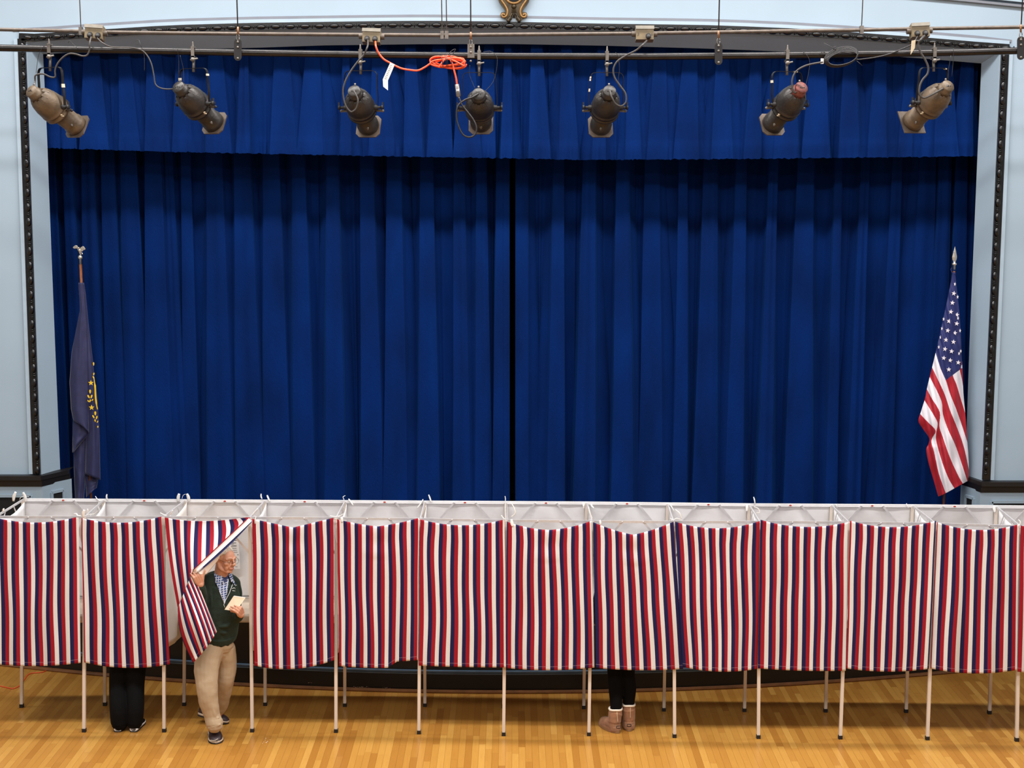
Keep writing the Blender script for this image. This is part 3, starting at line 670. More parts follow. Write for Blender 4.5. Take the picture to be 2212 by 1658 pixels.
# plastic and cloth ties at the corners: (booth, list of px strokes, Y side: 'b' back / 'f' front, width)
TIES = [(0, [(29, 1082), (30, 1072), (34, 1062)], 'b', .013), (0, [(55, 1084), (54, 1073), (50, 1063)], 'b', .013), (0, [(42, 1079), (46, 1073), (54, 1072)], 'b', .005),
        (0, [(5, 1102), (8, 1098), (7, 1105)], 'f', .008), (1, [(206, 1071), (210, 1077), (216, 1081), (224, 1079)], 'b', .006), (1, [(231, 1067), (230, 1073), (232, 1081)], 'b', .012),
        (1, [(160, 1109), (165, 1109), (168, 1113), (174, 1113)], 'f', .009), (1, [(181, 1117), (180, 1108), (182, 1101)], 'f', .012), (1, [(186, 1112), (196, 1110), (204, 1109), (211, 1103)], 'f', .005), (1, [(189, 1108), (190, 1102), (189, 1099)], 'f', .006),
        (1, [(214, 1082), (212, 1092), (216, 1104), (213, 1112)], 'b', .012),
        (2, [(385, 1083), (385, 1074), (387, 1066)], 'b', .013), (2, [(408, 1083), (407, 1074), (404, 1066)], 'b', .013), (2, [(393, 1077), (396, 1069), (401, 1067)], 'b', .005), (2, [(366, 1112), (370, 1107), (373, 1102)], 'f', .009), (2, [(346, 1107), (352, 1110), (360, 1113)], 'f', .006),
        (3, [(564, 1066), (564, 1072), (566, 1077)], 'b', .006), (3, [(577, 1069), (579, 1074), (583, 1083)], 'b', .011), (3, [(553, 1115), (551, 1122), (551, 1131)], 'f', .01), (3, [(546, 1112), (551, 1105), (557, 1098)], 'f', .008),
        (4, [(746, 1070), (741, 1073), (743, 1080), (735, 1081)], 'b', .007), (4, [(753, 1077), (757, 1082), (763, 1091)], 'b', .012), (4, [(713, 1113), (722, 1115), (733, 1114), (742, 1109)], 'f', .007), (4, [(738, 1116), (738, 1120), (739, 1127)], 'f', .011),
        (5, [(914, 1078), (908, 1088), (901, 1097)], 'b', .012), (5, [(926, 1068), (929, 1076), (932, 1085)], 'b', .012), (5, [(912, 1113), (916, 1100), (920, 1092)], 'f', .006),
        (6, [(1091, 1071), (1092, 1078), (1091, 1084)], 'b', .005), (6, [(1083, 1112), (1087, 1118), (1092, 1122)], 'f', .008), (6, [(1105, 1121), (1106, 1130), (1107, 1136)], 'f', .012), (6, [(1102, 1083), (1110, 1095), (1113, 1108), (1104, 1116)], 'f', .01),
        (7, [(1260, 1086), (1261, 1091), (1261, 1098)], 'b', .012), (7, [(1277, 1089), (1279, 1093), (1283, 1097)], 'b', .012), (7, [(1296, 1123), (1297, 1128), (1297, 1133)], 'f', .012), (7, [(1272, 1095), (1275, 1108), (1280, 1121)], 'f', .008),
        (8, [(1447, 1090), (1452, 1096), (1456, 1105)], 'b', .012), (8, [(1448, 1119), (1455, 1122), (1462, 1119), (1473, 1122)], 'f', .007), (8, [(1459, 1100), (1468, 1108), (1472, 1120)], 'f', .01),
        (9, [(1613, 1088), (1614, 1096), (1613, 1104)], 'b', .012), (9, [(1628, 1073), (1630, 1080), (1631, 1089)], 'b', .011), (9, [(1629, 1094), (1638, 1098), (1641, 1106), (1634, 1107)], 'f', .007),
        (10, [(1804, 1088), (1807, 1091), (1808, 1097)], 'b', .01), (11, [(1958, 1087), (1960, 1092), (1962, 1096)], 'b', .01), (12, [(2148, 1092), (2148, 1099), (2149, 1106)], 'b', .012), (12, [(2200, 1122), (2204, 1127), (2202, 1136)], 'f', .011)]
for bi, st, sd_, wd in TIES:
    Yt = (bf if sd_ == 'b' else ff)[bi].y + (-.02 if sd_ == 'b' else -.06)
    mb = MB(); strap(mb, [P(x, y, Yt - .004 * k) for k, (x, y) in enumerate(st)], wd * 1.15); obj('tie', mb, 'tie', booths[bi], True)
# curtain of the open booth, drawn up and aside by the man's hand
def opn(r):
    Y0 = ff[2].y - .05; Yh = 12.56
    def Bu(u):
        a, b, c = Vector((384, 1312)), Vector((417, 1230)), Vector((537, 1119))
        return a.lerp(b, u / .36) if u < .36 else b.lerp(c, (u - .36) / .64)
    def up(u, v):
        T = Vector((356 + 178 * u, 1117 + 10 * 4 * u * (1 - u) * (1 - u * .4))); B = Bu(u); p = T.lerp(B, v)
        p.x -= 5 * math.sin(math.pi * v) * (1 - u) * .6 + 8 * math.sin(math.pi * v) * max(0, u - .3) * -1.0
        h = math.exp(-((u - .36) / .3) ** 2); Y = Y0 + (Yh - Y0) * (v ** 1.5) * (.35 + .65 * h) + .012 * math.sin(u * 16) * v * (1 - v) * 2
        if u > .36: Y = Y + (Y0 - .02 - Y) * ((u - .36) / .64) ** 1.2
        return P(p.x, p.y, Y)
    mb = MB(); grid(mb, up, 80, 60, 0, lambda u, v: (40 + (356 + 178 * u - 372.5) / 24.4, .4 + (1 - v) * 1.0))
    def lo(u, v):
        a = Vector((384, 1313)).lerp(Vector((416.5, 1232)), u); 
        b = Vector((417, 1431)).lerp(Vector((469, 1363)), u); b += Vector((2, 3)) * math.sin(math.pi * u)
        # left boundary bows, right boundary straight
        p = a.lerp(b, v); p.x += -9 * math.sin(math.pi * v) * (1 - u) ** 1.5 + 7 * math.sin(math.pi * v) * math.sin(math.pi * u) * .6
        Y = Yh + .02 - .10 * math.sin(math.pi * v * .8) * math.sin(math.pi * min(1, u * 1.1)) + .022 * math.sin(u * 19 + v * 3) * v - .05 * v * (1 - u)
        return P(p.x, p.y, Y)
    def uvl(u, v):
        s = 4.2 * u + 1.6 * u ** 3
        return (40.25 + s, (1 - v) * .62)
    grid(mb, lo, 80, 60, 0, uvl)
    solid(obj('striped_curtain', mb, 'stripe', r, True, fixn=False), .0015)
    # unprinted inner side folded out along the raised edge, with a white selvage
    def band(o0, o1, m, nm, dy, n=20):
        mb = MB()
        def f(u, v):
            a = Vector((417, 1231)).lerp(Vector((537, 1118)), u); w0, w1 = o0(u), o1(u); nrm = Vector((.685, .727))
            q = a + nrm * (w0 + (w1 - w0) * v); Y = Yh + (Y0 - .03 - Yh) * u ** 1.2
            return P(q.x, q.y, Y - dy + .010 * math.sin(v * math.pi))
        grid(mb, f, n, 6); return solid(obj(nm, mb, m, r, True), .0015)
    tz = lambda k, p=.8: (lambda u: k * (math.sin(math.pi * min(1, max(0, u * .86 + .10)))) ** p)
    band(lambda u: -1.2, lambda u: .6, 'flagred', 'curtain_red_edge', .006)
    band(lambda u: .5, lambda u: 8.5 + 4 * u * (1.3 - u), 'paper', 'curtain_white_selvage', .004)
    band(lambda u: 8 + 4 * u * (1.3 - u), lambda u: 11.0 + 4 * math.sin(math.pi * u), 'flagblue', 'curtain_blue_stripe_back', .001)
    mb = MB()
    poly = [(420, 1230), (530, 1128), (520, 1140), (486, 1178), (478, 1195), (466, 1214), (452, 1234), (444, 1240), (436, 1238), (428, 1236)]
    # inner side as a strip
    def inn(u, v):
        a = Vector((424, 1233)).lerp(Vector((533, 1129)), u)
        b = Vector((lerp([(0, 432), (.2, 446), (.45, 470), (.7, 487), (1, 534)], u), lerp([(0, 1240), (.2, 1240), (.45, 1211), (.7, 1178), (1, 1129)], u)))
        q = a.lerp(b, v); Y = Yh + (Y0 - .03 - Yh) * u ** 1.2
        return P(q.x, q.y, Y + .004 + .09 * v * math.sin(math.pi * u) * .35)
    grid(mb, inn, 24, 10); solid(obj('curtain_inner_side', mb, 'clothback', r, True), .0015)
opn(booths[2])
# printed notice on the back panel of the open booth
def pan(px, py, i=2, dy=.03):
    t = (py - 1084) / (1296 - 1084); return P(px, py, bf[i].y + .2 * t - dy)
nt = thing('printed_notice', 'printed paper notice pinned inside the open booth behind the man\'s head', 'notice', pan(500, 1200))
mb = MB(); q = [pan(470, 1163), pan(515, 1163), pan(519, 1228), pan(474, 1228)]; prism(mb, q, (0, -.0015, 0)); obj('sheet', mb, 'paper', nt)
mb = MB()
for y, x0, x1, h in ((1166, 494, 511, 1.3), (1169, 496, 505, .9), (1171.5, 494, 510, 1.2), (1174, 499, 505, .8), (1177, 500, 511, .9), (1180, 498, 511, .7), (1184, 500, 511, .7), (1197, 513, 515, 1.5), (1223, 508, 513, .7), (1188, 503, 512, .6), (1192, 504, 513, .6)):
    prism(mb, [pan(x0, y, dy=.0325), pan(x1, y, dy=.0325), pan(x1, y + h, dy=.0325), pan(x0, y + h, dy=.0325)], (0, -.0005, 0))
obj('printed_lines', mb, 'ink', nt)
# orange cord on the floor by the first booth
mb = MB(); tube(mb, spline([Z(x, y, .006) for x, y in ((-60, 1478), (-20, 1479), (0, 1481), (14, 1484), (26, 1486.5), (36, 1484), (45, 1478), (52, 1468), (60, 1457), (70, 1453), (84, 1452), (95, 1450), (104, 1444), (112, 1434), (118, 1428))], 6), .0045, 8)
o = obj('floor_cord', mb, 'orange', None, True); tag(o, 'thin orange cord lying on the wooden floor at the far left by the stage front', 'cord')

# ================================================================== LIGHTING PIPES
YP = 13.5; YCN = 13.62
pp = [(-420, 92), (-30, 101.5), (0, 103.5), (250, 108.5), (500, 113.5), (780, 118), (1106, 121.5), (1400, 122.3), (1650, 120), (1900, 116.3), (2080, 113), (2240, 108.5), (2640, 96)]
cn = [(-420, 56), (-30, 63), (185, 67.5), (228, 69.5), (400, 71.8), (560, 73.3), (784, 75), (950, 76), (1106, 74.5), (1371, 72.3), (1550, 69.5), (1700, 67), (1860, 64.8), (1965, 62.3), (2212, 58.5), (2640, 46)]
mb = MB(); tube(mb, [P(x, y, YP) for x, y in pp], .03, 16); o = obj('lighting_pipe', mb, 'pipe', None, True); tag(o, 'thick black steel pipe that carries the seven stage spotlights', 'pipe')
cnd = thing('electrical_conduit', 'thin dusty conduit running above the black lighting pipe with four outlet boxes', 'conduit', P(1106, 74.5, YCN))
mb = MB(); tube(mb, [P(x, y, YCN) for x, y in cn], .0165, 10); obj('conduit_tube', mb, 'conduit', cnd, True)
for x in (175, 955, 965, 1861):
    y = lerp(cn, x); c = P(x, y, YCN)
    mb = MB(); box(mb, c, (.03, .045, .07)); cl = obj('conduit_clamp', mb, 'steel', cnd)
    top = Vector((c.x + (-.02 if x < 1861 else .03) , YCN, ZC - .004)); mb = MB(); tube(mb, [c + Vector((0, 0, .03)), top], .0045, 6); obj('conduit_rod', mb, 'steel', cnd, True)
for k, (x, y, n_) in enumerate(((205, 71, 2), (803, 79, 2), (1392, 73.5, 1), (1986, 67, 2))):
    c = P(x, y, YCN - .01); ob = thing('outlet_box', ('leftmost yellowed outlet box, on the conduit between the first two spotlights', 'yellowed outlet box on the conduit from which the orange cord hangs', 'yellowed outlet box with a handwritten 3 and 6 on its face', 'yellowed outlet box on the conduit above the rightmost spotlight')[k], 'outlet box', c, 'outlet boxes on the conduit')
    w, h = .155, .12; T = Matrix.Rotation(R(-12), 3, 'X') @ Matrix.Rotation(R((4, 2, 0, -3)[k]), 3, 'Y')
    mb = MB(); prof = [(-.05, .055), (.045, .06), (.05, .03), (.04, -.06), (-.055, -.06)]   # (toward audience, z)
    vs = [c + T @ Vector((sx * (w / 2), -a, b)) for sx in (-1, 1) for a, b in prof]; n = 5
    mb.add(vs, [(0, 1, 2, 3, 4), (9, 8, 7, 6, 5)] + [(j, j + n, (j + 1) % n + n, (j + 1) % n) for j in range(n)]); obj('box_body', mb, 'boxmat', ob)
    mb = MB(); prism(mb, [c + T @ Vector(p) for p in ((-w / 2 - .004, -.048, .058), (w / 2 + .004, -.048, .058), (w / 2 + .004, -.054, .026), (-w / 2 - .004, -.054, .026))], T @ Vector((0, -.006, .002))); obj('box_cover', mb, 'boxlid', ob)
    for s in (-1, 1): mb = MB(); lathe(mb, [(0, 0), (0, .024), (.035, .024), (.035, 0)], c + T @ Vector((s * w / 2, 0, -.0)), (s, 0, 0), 12); obj('conduit_hub', mb, 'conduit', ob)
    for q in ([-.035, .035] if n_ == 2 else [.03]):
        if k == 0: q += .01
        a = c + T @ Vector((q, -.048, -.03)); mb = MB(); lathe(mb, [(0, .0), (0, .024), (.03, .022), (.05, .012), (.05, 0)], a, T @ Vector((0, -.75, -.6)), 12); obj('plug', mb, 'rubber', ob, True)
    if k == 2:
        for ch, dx in (('3', -.068), ('6', .054)):
            cu = bpy.data.curves.new('number', 'FONT'); cu.body = ch; cu.size = .038; cu.extrude = .0004
            tmp = bpy.data.objects.new('t', cu); COL.objects.link(tmp); dg = bpy.context.evaluated_depsgraph_get(); me = bpy.data.meshes.new_from_object(tmp.evaluated_get(dg)); bpy.data.objects.remove(tmp)
            me.materials.clear(); me.materials.append(M['ink']); o = bpy.data.objects.new('number', me); COL.objects.link(o)
            me.transform(Matrix.Translation(c + T @ Vector((dx, -.052, -.03))) @ (T.to_4x4() @ Matrix.Rotation(R(96), 4, 'X'))); adopt(o, ob)
# hanger plates with cables
for k, (x, y0, y1, sz) in enumerate(((514, 84, 131, 1), (1017, 95, 137, 0), (1552, 92, 140, 1), (2205, 79, 129, 1))):
    h = thing('pipe_hanger', ('black hanger plate and cable holding the pipe right of the second spotlight', 'grey hanger bracket and cable holding the pipe by the orange cord', 'black hanger plate and cable holding the pipe right of the fifth spotlight', 'black hanger plate and cable holding the pipe at the right edge of the picture')[k], 'hanger', P(x, lerp(pp, x), YP), 'hangers of the lighting pipe')
    Yh = YP - .034; a, b = P(x, y0 + 8, Yh), P(x, y1 - 8, Yh); mb = MB(); w = .033
    pts = [b + Vector((w * math.cos(t), 0, -w * math.sin(t))) for t in [math.pi * j / 8 for j in range(9)]] + [a + Vector((-w * math.cos(t), 0, w * math.sin(t))) for t in [math.pi * j / 8 for j in range(9)]]
    if not sz: pts = [P(x - 7, y0, Yh), P(x + 8, y0, Yh), P(x + 8, y1 - 12, Yh), P(x - 7, y1 - 12, Yh)]
    prism(mb, pts, (0, -.012, 0)); obj('hanger_plate', mb, 'rubber' if sz else 'steel', h)
    for yy in (y0 + 7, y0 + 18, y1 - 5):
        mb = MB(); lathe(mb, [(0, 0), (0, .010), (.012, .010), (.016, .005), (.016, 0)], P(x, yy, Yh - .01), (0, -1, 0), 8); obj('bolt', mb, 'steel', h, True)
    mb = MB(); cc = P(x, y0 - 3, Yh - .012); tube(mb, [cc + Vector((.012 * math.cos(t), 0, .028 * math.sin(t))) for t in [2 * math.pi * j / 14 for j in range(15)]], .004, 6); obj('shackle', mb, 'steel', h, True)
    t0 = P(x, y0 - 10, Yh - .012); mb = MB(); tube(mb, [t0, P(x, y0 - 26, Yh - .012)], .009, 8); obj('cable_sleeve', mb, 'quarter', h, True)
    mb = MB(); tube(mb, [t0, Vector((t0.x + .04 * (x - 1106) / 1106, t0.y + .02, ZC))], .0055, 6); obj('hanging_cable', mb, 'cable', h, True)

# ================================================================== SPOTLIGHTS
LAMPS = [  # centre px, 2-D lean px, clamp x, yoke top y, dusty?, cords
    ((112, 236), (78, 85), 108, 146, 1), ((420, 228), (64, 86), 418, 148, 0), ((779, 236), (22, 84), 779, 153, 0), ((1036, 236), (3, 66), 1035, 157, 0),
    ((1308, 236), (-14, 84), 1311, 157, 0), ((1703, 230), (-50, 88), 1700, 155, 0), ((2013, 226), (-52, 86), 2017, 147, 1)]
LLAB = ['dusty brown stage spotlight at the far left end of the pipe', 'black stage spotlight, second from the left, hanging at the left third of the valance',
        'black stage spotlight hanging just left of the white cord tag', 'black stage spotlight with the orange cord plugged in, left of the curtain gap',
        'black stage spotlight with cream tape on its yoke, just right of the curtain gap', 'black stage spotlight with a faded red end cap, left of the black cable coil above',
        'dusty brown stage spotlight at the far right with a big square frame plate']
LLAB[5] = 'black stage spotlight with a faded red end cap, left of the black cable coil'
for k, (cp, d2, clx, yty, dusty) in enumerate(LAMPS):
    c = P(cp[0] + .02 * d2[0], cp[1] - 4, YP + .01); L = .64; dx, dz = d2[0] * .9 / 246, -d2[1] * .9 / 246; dy = math.sqrt(max(.02, L * L - dx * dx - dz * dz)); d = Vector((dx, dy, dz)).normalized()
    zt = P(clx, yty, YP).z; piv = P(clx, lerp(pp, clx), YP)
    sp = thing('stage_spotlight', LLAB[k], 'spotlight', c, 'spotlights on the pipe'); hm = 'lampbrown' if dusty else 'lampdark'
    ax = d.cross(Vector((0, 0, 1))).normalized(); upv = ax.cross(d).normalized()
    if upv.z < 0: upv = -upv
    mb = MB(); lathe(mb, [(t_ * 1.17, r_) for t_, r_ in [(-.17, .0), (-.17, .06), (-.155, .085), (-.12, .107), (-.07, .121), (-.02, .126), (0, .126), (.004, .131), (.014, .131), (.018, .124), (.04, .124), (.044, .131), (.056, .131), (.062, .122), (.075, .112), (.085, .09)]], c, d, 36)
    hs = obj('housing', mb, hm, sp, True)
    for j in range(10):
        a = 2 * math.pi * j / 10; rad = ax * math.cos(a) + upv * math.sin(a); bar(mb := MB(), c + rad * .066 - d * .205, c + rad * .100 - d * .155, .004, .02, rad.cross(d)); obj('cooling_fin', mb, hm, hs)
    mb = MB(); lathe(mb, [(t_ * 1.17, r_) for t_, r_ in [(-.235, 0), (-.235, .052), (-.228, .058), (-.20, .058), (-.198, .062), (-.185, .062), (-.16, .07), (-.155, .0)]], c, d, 28)
    cpo = obj('end_cap', mb, 'redcap' if k == 5 else hm, sp, True)
    mb = MB()
    for a in (-.018, 0, .018): lathe(mb, [(0, 0), (0, .005), (.002, .005), (.002, 0)], c - d * .276 + ax * a - upv * .006, -d, 8)
    obj('cap_hole', mb, 'black', cpo)
    mb = MB(); lathe(mb, [(0, 0), (0, .008), (.018, .009), (.022, 0)], c - d * .263 + upv * .058, upv, 10); obj('cap_screw', mb, 'steel', cpo, True)
    mb = MB(); lathe(mb, [(t_ * 1.17, r_) for t_, r_ in [(.07, .0), (.07, .09), (.215, .088), (.225, .097), (.265, .097), (.27, .09), (.27, .078), (.22, .076), (.2, 0)]], c, d, 32); br_ = obj('lens_barrel', mb, hm, sp, True)
    mb = MB(); e = c + d * .318; s = .11; ch = .035
    o8 = [(-s + ch, -s), (s - ch, -s), (s, -s + ch), (s, s - ch), (s - ch, s), (-s + ch, s), (-s, s - ch), (-s, -s + ch)]
    if k in (6,): o8 = [(-s, -s), (s, -s), (s + .01, s), (-s - .01, s)]
    ho = [(math.cos(t) * .078, math.sin(t) * .078) for t in [2 * math.pi * (j + .5) / len(o8) - math.pi * .75 for j in range(len(o8))]] if 0 else None
    prism(mb, [e + ax * a + upv * b for a, b in o8], d * .012); obj('gel_frame', mb, 'lampplate', sp)
    # yoke
    H = zt - c.z; hw = .152; yx = Vector((ax.x, ax.y, 0)).normalized(); yc = Vector((clx and P(clx, yty, YP).x, YP, zt))
    lft = c - yx * hw; rgt = c + yx * hw; T1 = yc - yx * (hw - .05); T2 = yc + yx * (hw - .05); u1 = yc - yx * (hw * .97) - Vector((0, 0, .06)); u2 = yc + yx * (hw * .97) - Vector((0, 0, .06))
    yk = [lft, lft.lerp(u1, .35) - yx * .004, lft.lerp(u1, .7), u1, u1.lerp(T1, .5) - yx * .012 + Vector((0, 0, .012)), T1, yc, T2, u2.lerp(T2, .5) + yx * .012 + Vector((0, 0, .012)), u2, rgt.lerp(u2, .7), rgt.lerp(u2, .35) + yx * .004, rgt]
    mb = MB(); q = spline(yk, 5)
    nn = Vector((yx.y, -yx.x, 0))
    for a, b in zip(q, q[1:]): bar(mb, a, b + (b - a) * .08, .005, .026, nn)
    yo = obj('yoke', mb, 'pipe', sp)
    for s_, e_ in ((-1, lft), (1, rgt)):
        mb = MB(); lathe(mb, [(-.03, .022), (.0, .022), (.004, .012), (.035, .012), (.035, .02), (.05, .02), (.05, 0)], e_, yx * s_, 12); kn = obj('yoke_knob', mb, 'rubber', yo, True)
        mb = MB(); bar(mb, e_ + yx * s_ * .044 + Vector((0, 0, -.012)), e_ + yx * s_ * .044 + Vector((0, 0, .045)), .012, .012, yx); obj('knob_handle', mb, 'rubber', kn)
        # shutter handle
        a = c + d * .05 + yx * s_ * .12; b = a + yx * s_ * .068 + Vector((0, 0, -.004)); mb = MB(); bar(mb, a, b, .022, .006, Vector((0, 1, 0))) ; bar(mb, a, b, .006, .022, Vector((0, 1, 0))); sh = obj('shutter_handle', mb, 'steel', sp)
        mb = MB(); ball(mb, b, .013, 10); obj('handle_knob', mb, 'rubber' if k in (0, 1) else 'steel', sh, True)
    mb = MB(); w_ = (Vector((0, -1, 0)) - d * (-d.y)).normalized(); a = c + d * .2 + w_ * .09; lathe(mb, [(0, .012), (.014, .012), (.014, .006), (.024, .006), (.024, 0)], a, w_, 10); obj('focus_screw', mb, 'steel', br_, True)
    mb = MB()
    side = (w_ + ax * (.35 if k < 3 else -.35)).normalized()
    if k in (0, 1, 5, 6):
        for j in (0, 1): box(mb, c + d * (.022 + .022 * j) + side * .129, (.024, .006, .009), Matrix((ax, side, upv)).transposed() if 0 else None)
        obj('painted_vent_slot', mb, 'tape', hs)  # cream boxes added for the bright vent slots; the light is in their colour
    # tape bits on the yoke
    for tp_ in {4: (8, 14, 16), 5: (12, 33), 1: (12, 44), 6: (36,), 0: (50,)}.get(k, ()):
        mb = MB(); a, b = q[tp_], q[tp_ + 1]; bar(mb, a, b + (b - a) * .6, .010, .032, nn); obj('tape', mb, 'tape', yo)
    # clamp over the pipe
    mb = MB(); pz = piv.z; x0 = piv.x
    box(mb, (x0, YP, pz + .038), (.03, .075, .014)); box(mb, (x0, YP - .038, pz - .005), (.028, .012, .09)); box(mb, (x0, YP + .038, pz + .01), (.028, .012, .06)); box(mb, (x0, YP, pz - .048), (.03, .088, .02))
    lathe(mb, [(0, .010), (.035, .006), (.045, 0)], (x0, YP - .02, pz + .044), (0, 0, 1), 8); cl = obj('pipe_clamp', mb, 'steel', sp)
    mb = MB(); tube(mb, [(x0, YP, pz - .055), (yc.x, YP, zt - .03)], .0125, 10); tube(mb, [(x0 - .02, YP - .045, pz - .075), (x0 + .045, YP - .045, pz - .06)], .007, 8); ball(mb, (x0, YP - .04, pz - .07), .02, 10); obj('clamp_stem', mb, 'steel', cl, True)
    LAMPS[k] = (sp, c - d * .276, c, d)
def cord(par, pts, r, m, Y=YP - .06, nm='power_cord', sub=6):
    q = [p if isinstance(p, Vector) else P(p[0], p[1], p[2] if len(p) > 2 else Y) for p in pts]
    mb = MB(); tube(mb, spline(q, sub), r, 8); return obj(nm, mb, m, par, True)
S = [l[0] for l in LAMPS]; CE = [l[1] for l in LAMPS]
cord(S[0], [(197, 80, 13.5), (194, 92), (193, 108), (188, 119), (178, 121), (164, 117), (150, 116), (136, 124), (124, 138), (119, 152), (119, 166), (108, 166), (95, 160), (84, 160), (76, 164), (75, 178), CE[0]], .0075, 'greycable')
cord(S[1], [(210, 82, 13.5), (222, 93), (240, 101), (262, 102), (285, 103), (305, 108), (318, 120), (327, 138), (332, 160), (336, 182), (350, 191), (372, 192), CE[1]], .006, 'greycable')
cord(S[2], [(795, 87, 13.5), (794, 100), (786, 118), (772, 134), (757, 155), (745, 178), (741, 200), (746, 226), (756, 240), (763, 240), (770, 232), (773, 215), CE[2]], .0075, 'greycable', YP - .27)
oc = thing('extension_cord', 'bright orange extension cord coiled on the pipe between the third and fourth spotlights', 'extension cord', P(968, 135, YP - .06))
cord(oc, [(811, 90, 13.5), (812, 100), (817, 113), (828, 127), (843, 136), (865, 147), (885, 151), (903, 152), (918, 145), (930, 137)], .0085, 'orange', nm='orange_lead')
pts = []
for j in range(0, 105):
    t = 2 * math.pi * j / 21; a = .5 + .5 * nz(j * .07, 2); q_ = j // 21; rx = (39, 33, 37, 30, 35)[q_] + 4 * nz(j * .16, 5); ry = (12.5, 9, 11, 6.5, 8)[q_] + 4 * nz(j * .21)
    pts.append((968 + rx * math.cos(t) + (0, 3, -2, 4, -3)[q_], 135 + ry * math.sin(t) + (3, -4, 5, 0, -2)[q_] * math.cos(t), YP - .055 - .012 * (j // 21)))
cord(oc, pts, .008, 'orange', nm='coil', sub=2)
cord(oc, [(948, 146), (962, 128), (980, 131), (1003, 143)], .008, 'orange', YP - .12, nm='coil_strand')
cord(oc, [(970, 124), (977, 137), (981, 152), (985, 168), (987, 182)], .008, 'orange', YP - .12, nm='orange_tail')
mb = MB()
for x0 in (955, 963, 966, 975): tube(mb, spline([P(x0 - 2, 118, YP - .1), P(x0, 128, YP - .13), P(x0 + 2, 144, YP - .12)], 3), .003, 6)
tube(mb, spline([P(968, 119, YP - .1), P(975, 110, YP - .1), P(984, 106, YP - .1), P(978, 116, YP - .1), P(968, 121, YP - .1)], 3), .003, 6); obj('wire_tie', mb, 'cable', oc, True)
mb = MB(); lathe(mb, [(0, .008), (0, .018), (.10, .02), (.11, .012)], P(987, 182, YP - .12), P(991, 212, YP - .12) - P(987, 182, YP - .12), 12); obj('connector', mb, 'steel', oc, True)
mb = MB(); tube(mb, [P(986, 195, YP - .12), P(992, 195, YP - .12)], .02, 8); obj('connector_band', mb, 'paper', oc, True)
mb = MB(); q = [P(843, 135, 13.42), P(853, 139, 13.42), P(838, 174, 13.42), P(827, 171, 13.42)]; prism(mb, q, (0, -.002, 0)); q2 = [P(827, 171, 13.42), P(838, 174, 13.42), P(838, 195, 13.40), P(828, 187, 13.40)]; prism(mb, q2, (0, -.002, 0)); tg = obj('warning_tag', mb, 'paper', oc)
mb = MB()
for j in range(9):
    t = .12 + j * .1; a = Vector(q[0]).lerp(q[3], t); b = Vector(q[1]).lerp(q[2], t); prism(mb, [a.lerp(b, .2), a.lerp(b, .2 + .5 * rnd.uniform(.5, 1)), a.lerp(b, .2 + .5 * rnd.uniform(.5, 1)) + Vector((0, 0, -.004)), a.lerp(b, .2) + Vector((0, 0, -.004))], (0, -.003, 0))
obj('tag_print', mb, 'steel', tg)
cord(S[3], [(991, 210), (998, 226), (1010, 242), (1022, 258), (1029, 275), (1026, 290), (1014, 296), (1000, 290), (990, 270), (986, 248), (990, 228), (1004, 216), (1020, 210), CE[3]], .008, 'cable', YP - .28)
cord(S[4], [(1397, 88, 13.5), (1390, 95), (1375, 108), (1352, 120), (1333, 133), (1325, 150), (1328, 168), (1340, 186), (1351, 202), (1352, 220), (1342, 229), (1330, 224), (1322, 210), CE[4]], .008, 'greycable', YP - .27)
cord(S[5], [(1778, 134), (1760, 137), (1740, 142), (1722, 152), (1713, 166), (1711, 182), (1716, 200), CE[5]], .008, 'greycable', YP - .22)
cord(S[6], [(1997, 77, 13.5), (1990, 84), (1984, 95), (1988, 112), (1999, 130), (2005, 146), (2003, 160), (1993, 172), (1987, 186), (1986, 202), (1994, 211), (2008, 207), CE[6]], .009, 'greycable', YP - .26)
cc_ = thing('cable_coil', 'coil of black cable tied to the pipe between the last two spotlights', 'cable', P(1818, 124, YP - .06))
for j in range(5):
    pts = [(1817 + (37 - j * 1.3) * math.cos(t) * math.cos(-.2) - (20 - j * 1.5) * math.sin(t) * math.sin(-.2) + j * .8, 123 + (37 - j * 2) * math.cos(t) * math.sin(-.25) + (20 - j * 1.7) * math.sin(t) + j * .7, YP - .05 - .01 * j) for t in [2 * math.pi * m / 22 for m in range(23)]]
    cord(cc_, pts, .0055, 'cable', nm='cable_loop', sub=2)
cord(cc_, [(1982, 78, 13.5), (1975, 90), (1966, 98), (1945, 107), (1920, 117), (1890, 124), (1860, 128), (1845, 128)], .0055, 'cable', nm='cable_lead')
mb = MB(); tube(mb, spline([P(1768, 118, 13.4), P(1778, 112, 13.4), P(1790, 120, 13.4), P(1782, 128, 13.38)], 3), .003, 6); tube(mb, [P(1780, 93, 13.42), P(1800, 104, 13.42), P(1806, 108, 13.42)], .003, 6); tube(mb, spline([P(1800, 104, 13.42), P(1804, 100, 13.42), P(1806, 107, 13.42), P(1799, 106, 13.42)], 3), .003, 6); tube(mb, [P(1850, 131, 13.42), P(1863, 142, 13.42)], .003, 6); obj('wire_tie', mb, 'cable', cc_, True)
mb = MB(); box(mb, P(1776, 132, 13.4), (.022, .02, .045)); obj('plug_band', mb, 'tie', cc_)
mb = MB(); prism(mb, [P(1969, 88, 13.38), P(1978, 86, 13.38), P(1976, 104, 13.38), P(1967, 118, 13.38)], (0, -.002, 0)); obj('cable_tag', mb, 'tape', cc_)
sc = 0
